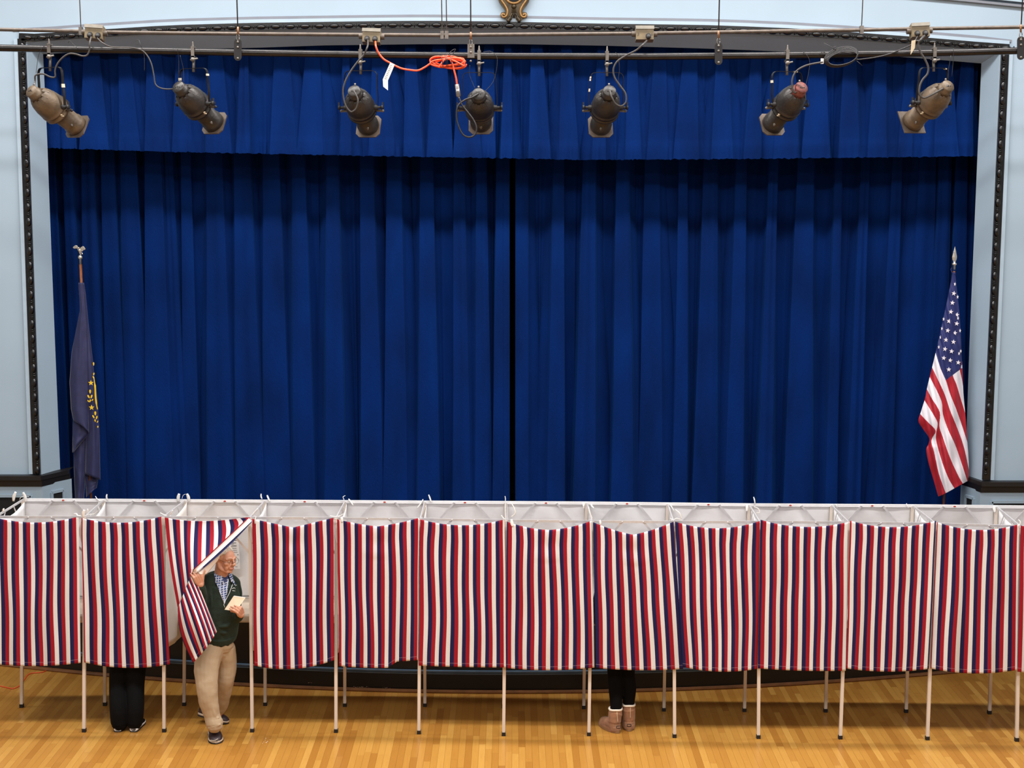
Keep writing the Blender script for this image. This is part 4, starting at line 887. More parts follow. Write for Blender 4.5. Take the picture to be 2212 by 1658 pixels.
for pts in ([(112, 95), (96, 99), (84, 118), (80, 140), (78, 158)], [(383, 103, 13.43), (386, 130), (386, 160)], [(389, 119, 13.43), (396, 150), (397, 182)], [(297, 97, 13.45), (294, 88, 13.45), (300, 87, 13.45), (304, 98, 13.43), (311, 117), (312, 135), (312, 153)], [(147, 93, 13.45), (150, 88, 13.45), (158, 95, 13.45), (167, 104, 13.43)],
            [(1015, 141), (1014, 160), (1022, 182), (1030, 200)], [(1044, 112, 13.45), (1060, 111), (1072, 121), (1074, 138), (1066, 175), (1045, 200)], [(1330, 113, 13.43), (1336, 125), (1338, 150), (1336, 170), (1338, 190)], [(2060, 105, 13.45), (2059, 130), (2056, 165)], [(2054, 120, 13.45), (2049, 150), (2047, 170)],
            [(1730, 110, 13.45), (1742, 118), (1749, 135), (1744, 170), (1736, 195)]):
    k = (0, 1, 1, 1, 0, 3, 3, 4, 6, 6, 5)[sc]; sc += 1
    cord(S[k], pts, .0022, 'cable', YP - .045, nm='safety_wire')

# ================================================================== FLAGS
def star(mb, c, r, mi, ax=Vector((1, 0, 0)), uz=Vector((0, 0, 1)), rot=0, sx=1, off=.002):
    n_ = ax.cross(uz).normalized(); n_ = n_ if n_.y < 0 else -n_
    pts = [c + n_ * off + (ax * math.sin(a + rot) * sx + uz * math.cos(a + rot)) * (r if j % 2 == 0 else r * .4) for j, a in enumerate([2 * math.pi * j / 10 for j in range(10)])]
    prism(mb, pts, n_ * .001, mi)
YU = 15.78
fp = thing('flagpole', 'wooden flagpole with a silver spear tip holding the striped flag at right', 'flagpole', (P(2061, 600, YU).x, YU, ZST))
px0 = P(2061, 585, YU); base = Vector((px0.x - .02, YU, ZST))
mb = MB(); tube(mb, [base, px0], .013, 10); obj('pole', mb, 'polewood', fp, True)
mb = MB(); lathe(mb, [(0, 0), (0, .12), (.03, .12), (.05, .04), (.12, .03), (.12, 0)], base, (0, 0, 1), 20); obj('pole_base', mb, 'silver', fp, True)
mb = MB(); t0 = P(2061, 582, YU); lathe(mb, [(0, .0), (0, .013), (.045, .013), (.05, .024), (.065, .024), (.07, .012), (.09, .014)], t0, (0, 0, 1), 14); obj('ferrule', mb, 'silver', fp, True)
mb = MB(); a = t0 + Vector((0, 0, .085)); sec = [(0, .012, .008), (.02, .022, .009), (.045, .025, .01), (.1, .014, .007), (.155, .001, .001)]
vs = []; 
for z, w, h in sec: vs += [a + Vector(v) for v in ((w, 0, z), (0, -h, z), (-w, 0, z), (0, h, z))]
mb.add(vs, [(4 * j + k, 4 * j + (k + 1) % 4, 4 * j + 4 + (k + 1) % 4, 4 * j + 4 + k) for j in range(4) for k in range(4)]); obj('spear_finial', mb, 'silver', fp)
fl_ = thing('striped_flag', 'red, white and blue flag with white stars draped down its pole at right', 'flag', base + Vector((0, 0, 1.2)))
LE = [(588, 2058), (649, 2046), (709, 2033), (762, 2021), (795, 2013), (836, 2003), (861, 1998), (890, 1989), (909, 1984), (925, 1993), (945, 2007), (958, 2006), (971, 2001), (1000, 2006), (1031, 2015), (1072, 2027)]
RE = [(588, 2063), (661, 2071), (709, 2075), (762, 2077), (799, 2079), (848, 2081), (904, 2086), (948, 2089), (986, 2092), (1023, 2093), (1040, 2091)]
def smooth_tab(t, n=5):
    q = spline([Vector((a, b, 0)) for a, b in t], n); out = []
    for p in q:
        if not out or p.x > out[-1][0] + .01: out.append((p.x, p.y))
    return out
LE, RE = smooth_tab(LE), smooth_tab(RE)
BB = [[(893, 1987), (910, 2003), (930, 2021), (951, 2012), (977, 2018), (1022, 2028), (1067, 2044)], [(864, 1997), (885, 2010), (912, 2025), (935, 2022), (955, 2023), (1000, 2036), (1035, 2050), (1058, 2064)],
      [(840, 2002), (862, 2014), (890, 2030), (920, 2029), (945, 2037), (990, 2053), (1025, 2069), (1048, 2082)], [(815, 2009), (840, 2022), (868, 2034), (895, 2037), (925, 2047), (960, 2063), (1000, 2077), (1040, 2090)],
      [(792, 2013), (815, 2024), (850, 2040), (885, 2052), (925, 2068), (965, 2082), (1015, 2093)], [(760, 2022), (791, 2030), (821, 2043), (850, 2052), (885, 2066), (925, 2080), (960, 2091)],
      [(795, 2057), (812, 2058.5), (830, 2066), (860, 2075), (895, 2086)], [(788, 2073), (800, 2073.5), (820, 2078), (845, 2082)]]
BB = [smooth_tab(b) for b in BB]
CB = [(2021, 762), (2030, 791), (2043, 821), (2075, 797), (2078, 778), (2085, 770)]
def fY(px, py):
    t = (py - 588) / 480; return YU - .03 - .13 * t * math.sin((px - lerp(LE, py)) / max(6, lerp(RE, py) - lerp(LE, py)) * math.pi) - .012 * math.sin(px * .16 + py * .02) * (.3 + t) - .006 * math.sin(px * .5 - py * .11) + .01 * nz(px * .06, py * .03)
def fpt(s, t):
    yb = 1072 - 34 * s ** 1.2; y = 588 + (yb - 588) * t; x = lerp(LE, y) + (lerp(RE, y) - lerp(LE, y)) * s; return x, y
def fcol(s, t):
    x, y = fpt(s, t)
    if y < lerp(CB, x): return 2
    n = 0
    for b in BB:
        if y >= b[0][0] and x > (lerp(b, y) if y <= b[-1][0] else 9999): n += 1
    # boundaries that begin on the canton edge
    if n == 0:
        # above the first boundary on the left edge: count from the edge list
        pass
    below = sum(1 for b in BB[:6] if y < b[0][0])          # stripes whose left end lies lower down
    k = n + below
    return (0, 1)[k % 2]
mb = MB(); grid(mb, lambda s, t: (lambda q: P(q[0], q[1], fY(*q)))(fpt(s, t)), 190, 640, fcol)
def zs(x, y): return (1950 + x / 2.676, 500 + y / 2.676)
for x, y in ((300, 303), (294, 357), (316, 377), (286, 411), (277, 463), (318, 500), (235, 505), (266, 517), (311, 531), (225, 560), (259, 571), (300, 585), (330, 572), (217, 611), (249, 625), (292, 637), (207, 667), (243, 678), (281, 691), (324, 704), (236, 730), (273, 743), (320, 756), (265, 796), (334, 690), (312, 480)):
    q = zs(x, y); edge = min(q[0] - lerp(LE, q[1]), lerp(RE, q[1]) - q[0]); s = 1 if edge > 6 else .55
    star(mb, P(q[0], q[1], fY(*q)), .0255 if s == 1 else .021, 1, rot=.12 + rnd.uniform(-.1, .1), sx=s, off=.008)
solid(obj('flag_cloth', mb, ['flagred', 'flagwhite', 'flagblue'], fl_, True, fixn=False), .002)
mb = MB(); tube(mb, spline([P(2056, 578, YU - .02), P(2054, 582, YU - .02), P(2058, 590, YU - .03), P(2064, 592, YU - .03)], 3), .004, 6); obj('flag_cord', mb, 'flagblue', fl_, True)
# left flag
YE = 15.95
pb = P(174, 604, YE); base = Vector((pb.x + .03, YE, ZST))
fp = thing('flagpole', 'brown flagpole with a silver spread-winged bird on top at left', 'flagpole', base)
tt = P(174, 571, YE)
mb = MB(); tube(mb, [base, tt], .0155, 10); obj('pole', mb, 'polewood', fp, True)
mb = MB(); lathe(mb, [(0, 0), (0, .12), (.03, .12), (.05, .04), (.12, .03), (.12, 0)], base, (0, 0, 1), 20); obj('pole_base', mb, 'silver', fp, True)
mb = MB(); lathe(mb, [(0, 0), (0, .014), (.055, .013), (.058, .02), (.07, .024), (.085, .023), (.097, .012), (.1, 0)], tt, (0, 0, 1), 16); obj('ferrule', mb, 'silver', fp, True)
mb = MB(); e = P(174, 540, YE)
def epx(x, y, dy=0): return P(140 + x / 16.575, 520 + y / 16.575, YE + dy)
tube(mb, spline([epx(560, 500), epx(550, 420), epx(530, 340), epx(480, 300), epx(450, 290)], 4), [.007, .008, .010, .012, .013, .014, .016, .017, .018, .018, .017, .016, .014, .012, .010, .008, .006], 10)
tube(mb, [epx(600, 420, -.01), epx(640, 480, -.01)], .006, 6); tube(mb, [epx(545, 480, .0), epx(585, 500, -.01)], .006, 6)
ball(mb, epx(490, 255, -.02), .012, 10)
for sgn, pts in ((0, [(500, 300), (440, 170), (390, 155), (330, 185), (280, 240), (330, 280), (420, 270), (470, 300)]), (1, [(510, 290), (560, 240), (640, 185), (680, 200), (735, 290), (715, 325), (680, 320), (620, 385), (560, 390), (500, 340)])):
    prism(mb, [epx(x, y, -.012) for x, y in pts], (0, .012, 0))
o = obj('bird_finial', mb, 'silver', fp)
bv = o.modifiers.new('bevel', 'BEVEL'); bv.width = .003; bv.segments = 2; bv.limit_method = 'ANGLE'
fl2 = thing('navy_flag', 'dark navy flag with a yellow star and leaf emblem hanging folded on the left pole', 'flag', base + Vector((0, 0, 1.2)))
def n8(x, y): return (100 + x / 2.765, 500 + y / 2.765)
def sheet(mb, Lt, Rt, y0, y1f, Yf, nu=24, nv=80, mi=0):
    def f(s, t):
        yb = y1f(s); y = y0 + (yb - y0) * t; x = lerp(Lt, y) + (lerp(Rt, y) - lerp(Lt, y)) * s; px, py = n8(x, y); return P(px, py, Yf(s, t))
    grid(mb, f, nu, nv, mi)
mb = MB()
fold = lambda base, a, ph: (lambda s, t: base - .07 * t * math.sin(math.pi * s) - a * math.sin(s * 9 + ph + t * 3) * (.3 + t * .7) + .01 * nz(s * 4, t * 6, ph))
# right, rear layer carrying the emblem
sheet(mb, [(305, 205), (1200, 238), (1440, 234), (1600, 236)], [(305, 225), (370, 236), (560, 254), (740, 276), (900, 292), (1000, 306), (1180, 318), (1460, 322), (1600, 322)], 305, lambda s: 1448 + 34 * s, fold(YE - .02, .006, 1))
# front left panel
sheet(mb, [(305, 192), (400, 198), (470, 200), (530, 188), (720, 152), (900, 139), (1060, 148), (1130, 162), (1180, 205), (1210, 250)], [(305, 220), (560, 240), (740, 247), (1210, 254)], 305, lambda s: 1130 + 76 * s, fold(YE - .05, .008, 3))
# lower folded corner
sheet(mb, [(1090, 160), (1320, 156)], [(1090, 250), (1210, 252), (1320, 160)], 1090, lambda s: 1320, fold(YE - .03, .004, 5), 16, 30)
sheet(mb, [(1300, 162), (1590, 172)], [(1300, 235), (1440, 234), (1590, 225)], 1200, lambda s: 1600, fold(YE + .0, .006, 2), 16, 30)
sheet(mb, [(1440, 232), (1600, 240)], [(1440, 320), (1500, 306), (1600, 285)], 1440, lambda s: 1590 - 60 * s, fold(YE + .01, .004, 4), 16, 20)
# yellow emblem on the rear layer
YG = YE - .115
gp = lambda x, y: P(*n8(x, y), YG)
star(mb, gp(267, 903), .03, 1); star(mb, gp(271, 1050), .03, 1)
def leaf(x, y, a, l, w):
    c = gp(x, y); t = Vector((math.sin(a), 0, math.cos(a))); s = Vector((math.cos(a), 0, -math.sin(a)))
    prism(mb, [c + t * (l * math.cos(q)) + s * (w * math.sin(q) * (1 + .3 * math.cos(q))) for q in [2 * math.pi * k / 12 for k in range(12)]], (0, -.002, 0), 1)
for x, y, a, l, w in ((262, 955, .0, .021, .009), (253, 985, -.5, .02, .008), (270, 985, .35, .02, .008), (262, 1010, .2, .015, .006), (252, 1012, -.7, .014, .005), (275, 1005, .8, .012, .005), (293, 1085, 0, .022, .009), (282, 1105, -.5, .019, .007), (301, 1110, .3, .019, .007), (292, 1128, -.2, .014, .006), (306, 1135, .4, .012, .005), (283, 790, 0, .018, .006), (284, 850, .2, .014, .006), (281, 868, -.3, .01, .005), (308, 1165, .1, .01, .006)):
    leaf(x, y, a, l, w)
tube(mb, spline([gp(283, 868), gp(291, 920), gp(294, 985), gp(300, 1035), gp(306, 1062)], 4), [.004] * 4 + [.009] * 8 + [.005] * 5, 6, 1)
solid(obj('flag_cloth', mb, ['flagnavy', 'gold'], fl2, True, fixn=False), .002)
# ================================================================== PEOPLE
def ev(o):
    dg = bpy.context.evaluated_depsgraph_get(); dg.update(); e = o.evaluated_get(dg); me = e.to_mesh(); bm = bmesh.new(); bm.from_mesh(me); bm.transform(wmat(o)); t = BVHTree.FromBMesh(bm); bm.free(); e.to_mesh_clear(); return t
def limb(mb, pts, rs, seg=16, sx=1, sy=1, up=None, sub=5):
    n = len(pts); q = spline(pts, sub); ts = [k / (len(q) - 1) * (n - 1) for k in range(len(q))]
    rr = [lerp([(j, r) for j, r in enumerate(rs)], t) for t in ts]
    tube(mb, q, rr, seg, sx=sx, sy=sy, up=up)
    ball(mb, q[0], rr[0] * .98 * min(sx, sy), 10); ball(mb, q[-1], rr[-1] * .98 * min(sx, sy), 10)
def hand(mb, wrist, palm_dir, nrm, thumb_side, curls, s=1.0, thumb=None):
    """palm_dir from wrist to knuckles; nrm = out of the back of the hand; curls = 4 (bend, spread) for index..little"""
    pd = palm_dir.normalized(); n_ = (nrm - pd * nrm.dot(pd)).normalized(); sd = pd.cross(n_) * thumb_side
    L = .088 * s
    for k in range(4):
        o = sd * (.030 - .020 * k) * s; limb(mb, [wrist + o * .55, wrist + pd * L * .5 + o * .9, wrist + pd * L + o], [.017 * s, .0165 * s, .0125 * s], 8, sub=3)
    for k, (bend, spread) in enumerate(curls):
        base = wrist + pd * L * (1.0, 1.04, 1.0, .93)[k] + sd * (.031 - .0205 * k) * s; ln = (.040, .044, .041, .033)[k] * s
        d = (pd + sd * spread).normalized(); p = [base]; a = 0
        for j, f in enumerate((1, .68, .55)):
            a += bend * (.9, 1.1, .7)[j]; dd = d * math.cos(a) - n_ * math.sin(a); p.append(p[-1] + dd * ln * f)
        limb(mb, p, [.0098 * s, .009 * s, .0082 * s, .0068 * s], 8, sub=3)
    if thumb is None: thumb = [sd * .9 + pd * .5, sd * .5 + pd * .9, pd]
    p = [wrist + pd * L * .22 + sd * .022 * s]
    for t, l in zip(thumb, (.042, .032, .025)): p.append(p[-1] + t.normalized() * l * s)
    limb(mb, p, [.0165 * s, .0125 * s, .0105 * s, .0085 * s], 8, sub=3)
def frame_of(az, pitch=0, roll=0): return Matrix.Rotation(R(az), 3, 'Z') @ Matrix.Rotation(R(pitch), 3, 'X') @ Matrix.Rotation(R(roll), 3, 'Y')
def head(mb, c, Rm, s=1.0):
    """c = middle of the head, local -y is the face, +z up; head about .235 m tall"""
    g = lambda x, y, z: c + Rm @ (Vector((x, y, z)) * s)
    E = lambda p, r, seg=20: ball(mb, g(*p), tuple(v * s for v in r), seg, rot=Rm)
    E((0, .022, .030), (.076, .096, .088), 28)        # cranium
    E((0, -.035, .018), (.064, .058, .072), 24)       # forehead / face block
    E((0, -.040, -.035), (.056, .054, .070), 24)      # cheeks
    E((0, -.050, -.082), (.036, .040, .034), 16)      # jaw front
    E((0, -.080, -.098), (.020, .018, .017), 14)      # chin
    for sx in (-1, 1):
        limb(mb, [g(sx * .058, .012, -.038), g(sx * .052, -.012, -.078), g(sx * .022, -.068, -.100)], [.020 * s, .017 * s, .016 * s], 10)  # jaw line
        E((sx * .043, -.062, -.022), (.023, .021, .022), 14)     # cheekbone
        E((sx * .036, -.060, -.062), (.019, .020, .030), 12)     # jowl
        limb(mb, [g(sx * .012, -.096, .022), g(sx * .034, -.090, .026), g(sx * .055, -.072, .018)], [.009 * s, .0095 * s, .007 * s], 8)     # brow ridge
        # ear
        tube(mb, spline([g(sx * .074, .008, -.032), g(sx * .083, .020, -.018), g(sx * .086, .026, .004), g(sx * .083, .018, .018), g(sx * .077, .002, .014), g(sx * .075, -.002, -.008)], 4), .0055 * s, 8)
        E((sx * .076, .010, -.008), (.006, .015, .022), 10)
        limb(mb, [g(sx * .014, -.110, -.026), g(sx * .011, -.104, -.030)], [.0085 * s, .007 * s], 8)                                # nostril
        limb(mb, [g(sx * .019, -.097, -.030), g(sx * .031, -.088, -.054)], [.004 * s, .004 * s], 8)                                # smile fold
    limb(mb, [g(0, -.092, .016), g(0, -.103, .000), g(0, -.116, -.020), g(0, -.118, -.028)], [.009 * s, .009 * s, .0115 * s, .0105 * s], 12)   # nose
    limb(mb, [g(-.022, -.088, -.064), g(0, -.098, -.062), g(.022, -.088, -.064)], [.006 * s, .0085 * s, .006 * s], 10)
    limb(mb, [g(-.019, -.087, -.073), g(0, -.096, -.075), g(.019, -.087, -.073)], [.006 * s, .0085 * s, .006 * s], 10)
    return g
# ---------------------------------------------------------------- the man leaving the booth
man = thing('person', 'man in dark green sweater and khaki trousers stepping out, holding a folded card and curtain', 'person', Z(468, 1575))
Hc = P(485.5, 1205, 12.82); HR = frame_of(57, 9, 0)
mb = MB(); g = head(mb, Hc, HR, 1.0)
neck0 = P(477, 1252, 12.86)
limb(mb, [neck0 + Vector((-.0, .02, -.06)), P(478, 1240, 12.86), g(0, .018, -.05)], [.075, .062, .058], 16)
# torso and legs under the clothes, one surface with head and hands
limb(mb, [P(478, 1262, 12.87), P(476, 1300, 12.86), P(472, 1345, 12.85), P(470, 1385, 12.86)], [.095, .105, .11, .09], 16)
Rsh, Lsh = P(452, 1262, 12.82), P(505, 1264, 12.95)
Rel, Rwr = P(433, 1305, 12.74), P(433.5, 1261, 12.60)
Lel, Lwr = P(502, 1336, 12.93), P(522, 1327, 12.74)
limb(mb, [P(476, 1262, 12.88), Rsh, P(444, 1285, 12.78), Rel], [.05, .045, .045, .04], 12)
limb(mb, [Rel, Rel.lerp(Rwr, .5), Rwr], [.042, .036, .027], 12)
limb(mb, [P(480, 1262, 12.89), Lsh, P(506, 1300, 12.96), Lel], [.05, .045, .045, .04], 12)
limb(mb, [Lel, Lel.lerp(Lwr, .5), Lwr], [.04, .034, .026], 12)
RH, RK, RA = P(455, 1398, 12.82), P(448, 1480, 12.66), P(463, 1572, 12.68)
LH, LK, LA = P(485, 1402, 12.94), P(487, 1467, 12.94), P(473, 1540, 13.07)
for a in ([P(468, 1385, 12.86), RH, RK, RA], [P(474, 1385, 12.9), LH, LK, LA]): limb(mb, a, [.07, .065, .05, .035], 14)
# right hand holds the curtain edge: palm up-left, fingers close over the cloth
hand(mb, Rwr, P(424, 1240, 12.56) - Rwr, Vector((.35, -.9, .1)), 1, [(.42, .10), (.5, .02), (.6, -.05), (.7, -.12)], 1.0, [Vector((.25, -.15, 1)), Vector((.25, -.1, 1)), Vector((.35, 0, .8))])
# left hand round the card
hand(mb, Lwr, P(515.5, 1315, 12.66) - Lwr, Vector((.55, -.75, .25)), -1, [(.62, .1), (.75, .04), (.8, -.03), (.85, -.1)], .98, [Vector((-.5, -.35, .8)), Vector((-.9, -.2, .35)), Vector((-1, 0, .1))])
body = remesh(obj('body', mb, 'skin', man, True), .0040, 5, .5)
# trousers
mb = MB()
waist = P(472, 1364, 12.87)
limb(mb, [waist, P(470, 1392, 12.87), P(470, 1404, 12.87)], [.128, .136, .12], 20, sx=1, sy=.86, up=Vector((0, 1, 0)))
limb(mb, [P(460, 1396, 12.84), P(447, 1432, 12.76), P(446.5, 1475, 12.68), P(450, 1510, 12.66), P(457.5, 1544, 12.66), P(461.5, 1560, 12.65)], [.118, .112, .096, .086, .070, .074], 18)
limb(mb, [P(482, 1398, 12.91), P(489, 1430, 12.94), P(487, 1465, 12.93), P(482, 1500, 12.99), P(476, 1528, 13.05)], [.105, .094, .080, .068, .060], 18)
rr_ = random.Random(3)
# soft creases: raised rolls of cloth
for pts, r_ in (([(446, 1514, 12.605), (453, 1519, 12.60), (462, 1538, 12.605), (467, 1553, 12.61)], .013), ([(449, 1557, 12.61), (461, 1553, 12.60), (473, 1549, 12.62)], .011), ([(449, 1572, 12.595), (460, 1569, 12.585), (476, 1564, 12.60)], .010), ([(484, 1524, 13.0), (476, 1533, 13.0), (470, 1538, 13.01)], .011)):
    limb(mb, [P(*p) for p in pts], [r_ * .6] + [r_ * 1.1] * (len(pts) - 2) + [r_ * .6], 8)
def rumple(o, sc, st):
    t = bpy.data.textures.new('rumple', 'CLOUDS'); t.noise_scale = sc; t.noise_depth = 1; m = o.modifiers.new('rumple', 'DISPLACE'); m.texture = t; m.texture_coords = 'LOCAL'; m.strength = st; m.mid_level = .5
# flared hem of the forward leg
limb(mb, [P(461.5, 1556, 12.655), P(463, 1565, 12.645)], [.076, .074], 18, sx=1.02, sy=1)
tr = remesh(obj('trousers', mb, 'khaki', man, True), .0055, 4, .5)
rumple(tr, .10, .013)
# sweater
mb = MB()
limb(mb, [P(478, 1262, 12.88), P(478, 1285, 12.87), P(477, 1315, 12.86), P(475, 1345, 12.86), P(473, 1372, 12.87)], [.138, .150, .154, .156, .148], 22, sx=1.12, sy=.84, up=Vector((math.sin(R(-35)), math.cos(R(-35)), 0)))
limb(mb, [P(468, 1250, 12.88), Rsh + Vector((0, 0, .01)), P(445, 1287, 12.78), Rel + Vector((0, 0, -.01))], [.075, .082, .072, .064], 16)
limb(mb, [Rel, Rel.lerp(Rwr, .55), Rwr.lerp(Rel, .12)], [.064, .055, .040], 14)
limb(mb, [P(487, 1250, 12.90), Lsh + Vector((-.01, 0, .0)), P(506, 1298, 12.96), Lel], [.07, .074, .066, .060], 16)
limb(mb, [Lel, Lel.lerp(Lwr, .5), Lwr.lerp(Lel, .2)], [.058, .052, .042], 14)
limb(mb, [P(474, 1368, 12.86), P(473, 1379, 12.87)], [.158, .152], 20, sx=1.0, sy=.84, up=Vector((math.sin(R(-35)), math.cos(R(-35)), 0)))   # ribbed hem
limb(mb, [P(458, 1246, 12.84), P(466, 1239, 12.90), P(478, 1236, 12.95), P(492, 1240, 12.94), P(497, 1248, 12.90)], [.026, .03, .03, .026, .02], 10)       # collar roll
for pts in ([(500, 1345, 12.80), (488, 1352, 12.74), (474, 1353, 12.73)], [(497, 1362, 12.80), (484, 1366, 12.75), (470, 1364, 12.74)], [(452, 1268, 12.74), (456, 1295, 12.73), (458, 1330, 12.73)]):
    limb(mb, [P(*p) for p in pts], [.010, .015, .010], 8)
sw = remesh(obj('sweater', mb, 'sweater', man, True), .0055, 4, .5)
rumple(sw, .08, .014)
# pieces that lie on the sweater are laid onto its surface
bv_sw = ev(sw)
def cast(bv, px, py, off):
    d = ray(px, py).normalized(); h = bv.ray_cast(CAM, d)
    return (h[0] - d * off) if h[0] else P(px, py, 12.75)
def patch(bv, L, Rt, nm, m, par, off=.004, nu=14, nv=24, uvf=None):
    y0, y1 = L[0][0], L[-1][0]; mb = MB()
    def f(u, v):
        y = y0 + (y1 - y0) * v; x = lerp(L, y) + (lerp(Rt, y) - lerp(L, y)) * u; return cast(bv, x, y, off)
    grid(mb, f, nu, nv); return solid(obj(nm, mb, m, par, True, fixn=False), .002)
patch(bv_sw, [(1240, 463), (1255, 466), (1275, 473), (1303, 484.5)], [(1240, 494), (1255, 494), (1275, 491.5), (1303, 486)], 'shirt_front', 'plaid', man, .005)
bv_b = ev(body)
# collar: a stand round the neck with two folded points, navy undershirt inside it
NA, NB = P(478, 1252, 12.875), P(479.5, 1229, 12.875)
tf = Vector((math.sin(R(40)), -math.cos(R(40)), 0)); tsd = Vector((math.cos(R(40)), math.sin(R(40)), 0))
def ring(r0, r1, z0, z1, a0, a1, nm, m, drop=0, th=.004, fl=0):
    mb = MB()
    def f(u, v):
        a = R(a0 + (a1 - a0) * u); dd = tf * math.cos(a) + tsd * math.sin(a); c = NA.lerp(NB, z0 + (z1 - z0) * v); front = max(0, math.cos(a))
        return c + dd * (r0 + (r1 - r0) * v + fl * (1 - v) * front) - Vector((0, 0, 1)) * (drop * front ** 2 + .0)
    grid(mb, f, 30, 5); return solid(obj(nm, mb, m, man, True), th)
ring(.076, .066, .15, .62, 0, 360, 'undershirt', 'tee', .014)
ring(.098, .074, .12, .78, 22, 338, 'shirt_collar', 'plaid', .022, .005, .012)
for sg in (-1, 1):
    a = R(24 * sg); dd = tf * math.cos(a) + tsd * math.sin(a); c0 = NA + dd * .108 + Vector((0, 0, .012)); c1 = NA + (tf * math.cos(R(62 * sg)) + tsd * math.sin(R(62 * sg))) * .104 + Vector((0, 0, .018)); tip = NA + (tf * math.cos(R(36 * sg)) + tsd * math.sin(R(36 * sg))) * .135 + Vector((0, 0, -.048))
    mb = MB(); prism(mb, [c0, c1, tip], -dd * .004); obj('collar_point', mb, 'plaid', man)
patch(bv_sw, [(1238, 480), (1250, 482), (1258, 484)], [(1238, 494), (1250, 491), (1258, 486)], 'undershirt_front', 'tee', man, .009, 8, 10)
mb = MB(); tube(mb, [cast(bv_sw, x, y, .007) for x, y in ((503.5, 1258), (500, 1268), (496, 1279), (490, 1291), (484.5, 1301), (483.5, 1306), (486, 1312))], .0022, 6); tube(mb, [cast(bv_sw, x, y, .007) for x, y in ((463, 1240), (467, 1257), (474, 1276), (484, 1302))], .0016, 6); obj('sweater_zip', mb, 'paper', sw, True)
mb = MB()
for q in ([(504, 1263), (511, 1263.5)], [(501.5, 1271), (504, 1269.5), (507, 1269.5), (508.5, 1271.5)], [(502, 1275), (508, 1276)]): tube(mb, [cast(bv_sw, x, y, .005) for x, y in q], .0022, 6)
obj('sweater_emblem', mb, 'paper', sw, True)
# hair, brows, glasses
mb = MB(); ball(mb, g(0, .030, .038), (.083, .100, .088), 32, rot=HR)
bm = bmesh.new(); tmp = bpy.data.meshes.new('t'); tmp.from_pydata([tuple(v) for v in mb.v], [], mb.f); bm.from_mesh(tmp)
HI = HR.inverted()
dele = []
for v in bm.verts:
    l = HI @ (v.co - Hc)
    cut = lerp([(-.075, .060), (-.045, .052), (-.02, .024), (-.004, -.004), (.02, .002), (.045, -.04), (.09, -.045), (.2, -.05)], l.y)
    if abs(l.x) > .055 and l.y < -.012: cut = max(cut, .03)
    if l.z < cut - .002: dele.append(v)
bmesh.ops.delete(bm, geom=dele, context='VERTS'); me = bpy.data.meshes.new('hair'); bm.to_mesh(me); bm.free()
me.materials.append(M['hair']); ho = bpy.data.objects.new('hair', me); COL.objects.link(ho); adopt(ho, man)
for p in me.polygons: p.use_smooth = True
s_ = ho.modifiers.new('sub', 'SUBSURF'); s_.levels = s_.render_levels = 1; solid(ho, .012, -1)
tx = bpy.data.textures.new('hairtex', 'CLOUDS'); tx.noise_scale = .02; dm = ho.modifiers.new('disp', 'DISPLACE'); dm.texture = tx; dm.strength = .008; dm.mid_level = .5
mb = MB()
for sx in (-1, 1): limb(mb, [g(sx * .014, -.104, .026), g(sx * .034, -.099, .033), g(sx * .053, -.080, .026)], [.002, .0032, .002], 8)
obj('eyebrows', mb, 'brow', man, True)
for sx in (-1, 1):
    mb = MB(); ball(mb, g(sx * .032, -.080, .004), .0125, 14); e_ = obj('eye', mb, 'eye', man, True)
    mb = MB(); ball(mb, g(sx * .032 + .002, -.0895, .003), (.0055, .004, .0055), 10, rot=HR); obj('iris', mb, 'iris', e_, True)
    mb = MB(); tube(mb, [g(sx * .032 + dx, -.0905 + abs(dx) * .25, .0115 - abs(dx) * .25) for dx in (-.014, -.007, 0, .007, .014)], .0035, 8); obj('eyelid', mb, 'skin', e_, True)
mb = MB(); limb(mb, [g(-.023, -.094, -.0685), g(-.01, -.1025, -.067), g(0, -.105, -.068), (g(.01, -.1025, -.067)), g(.023, -.094, -.0685)], [.002, .0036, .004, .0036, .002], 8); obj('lips', mb, 'lip', man, True)
gl = MB()
for sx in (-1, 1):
    c = g(sx * .034, -.117, -.006); tube(gl, [c + HR @ Vector((.0235 * math.cos(t), .006 * abs(math.cos(t)) , .0185 * math.sin(t))) for t in [2 * math.pi * j / 20 for j in range(21)]], .0011, 6)
    tube(gl, [g(sx * .058, -.112, .002), g(sx * .078, -.085, .004), g(sx * .082, .0, .006), g(sx * .083, .012, .002)], .0014, 6)
tube(gl, [g(-.012, -.118, -.002), g(0, -.121, .001), g(.012, -.118, -.002)], .0016, 6)
obj('glasses', gl, 'specs', man, True)
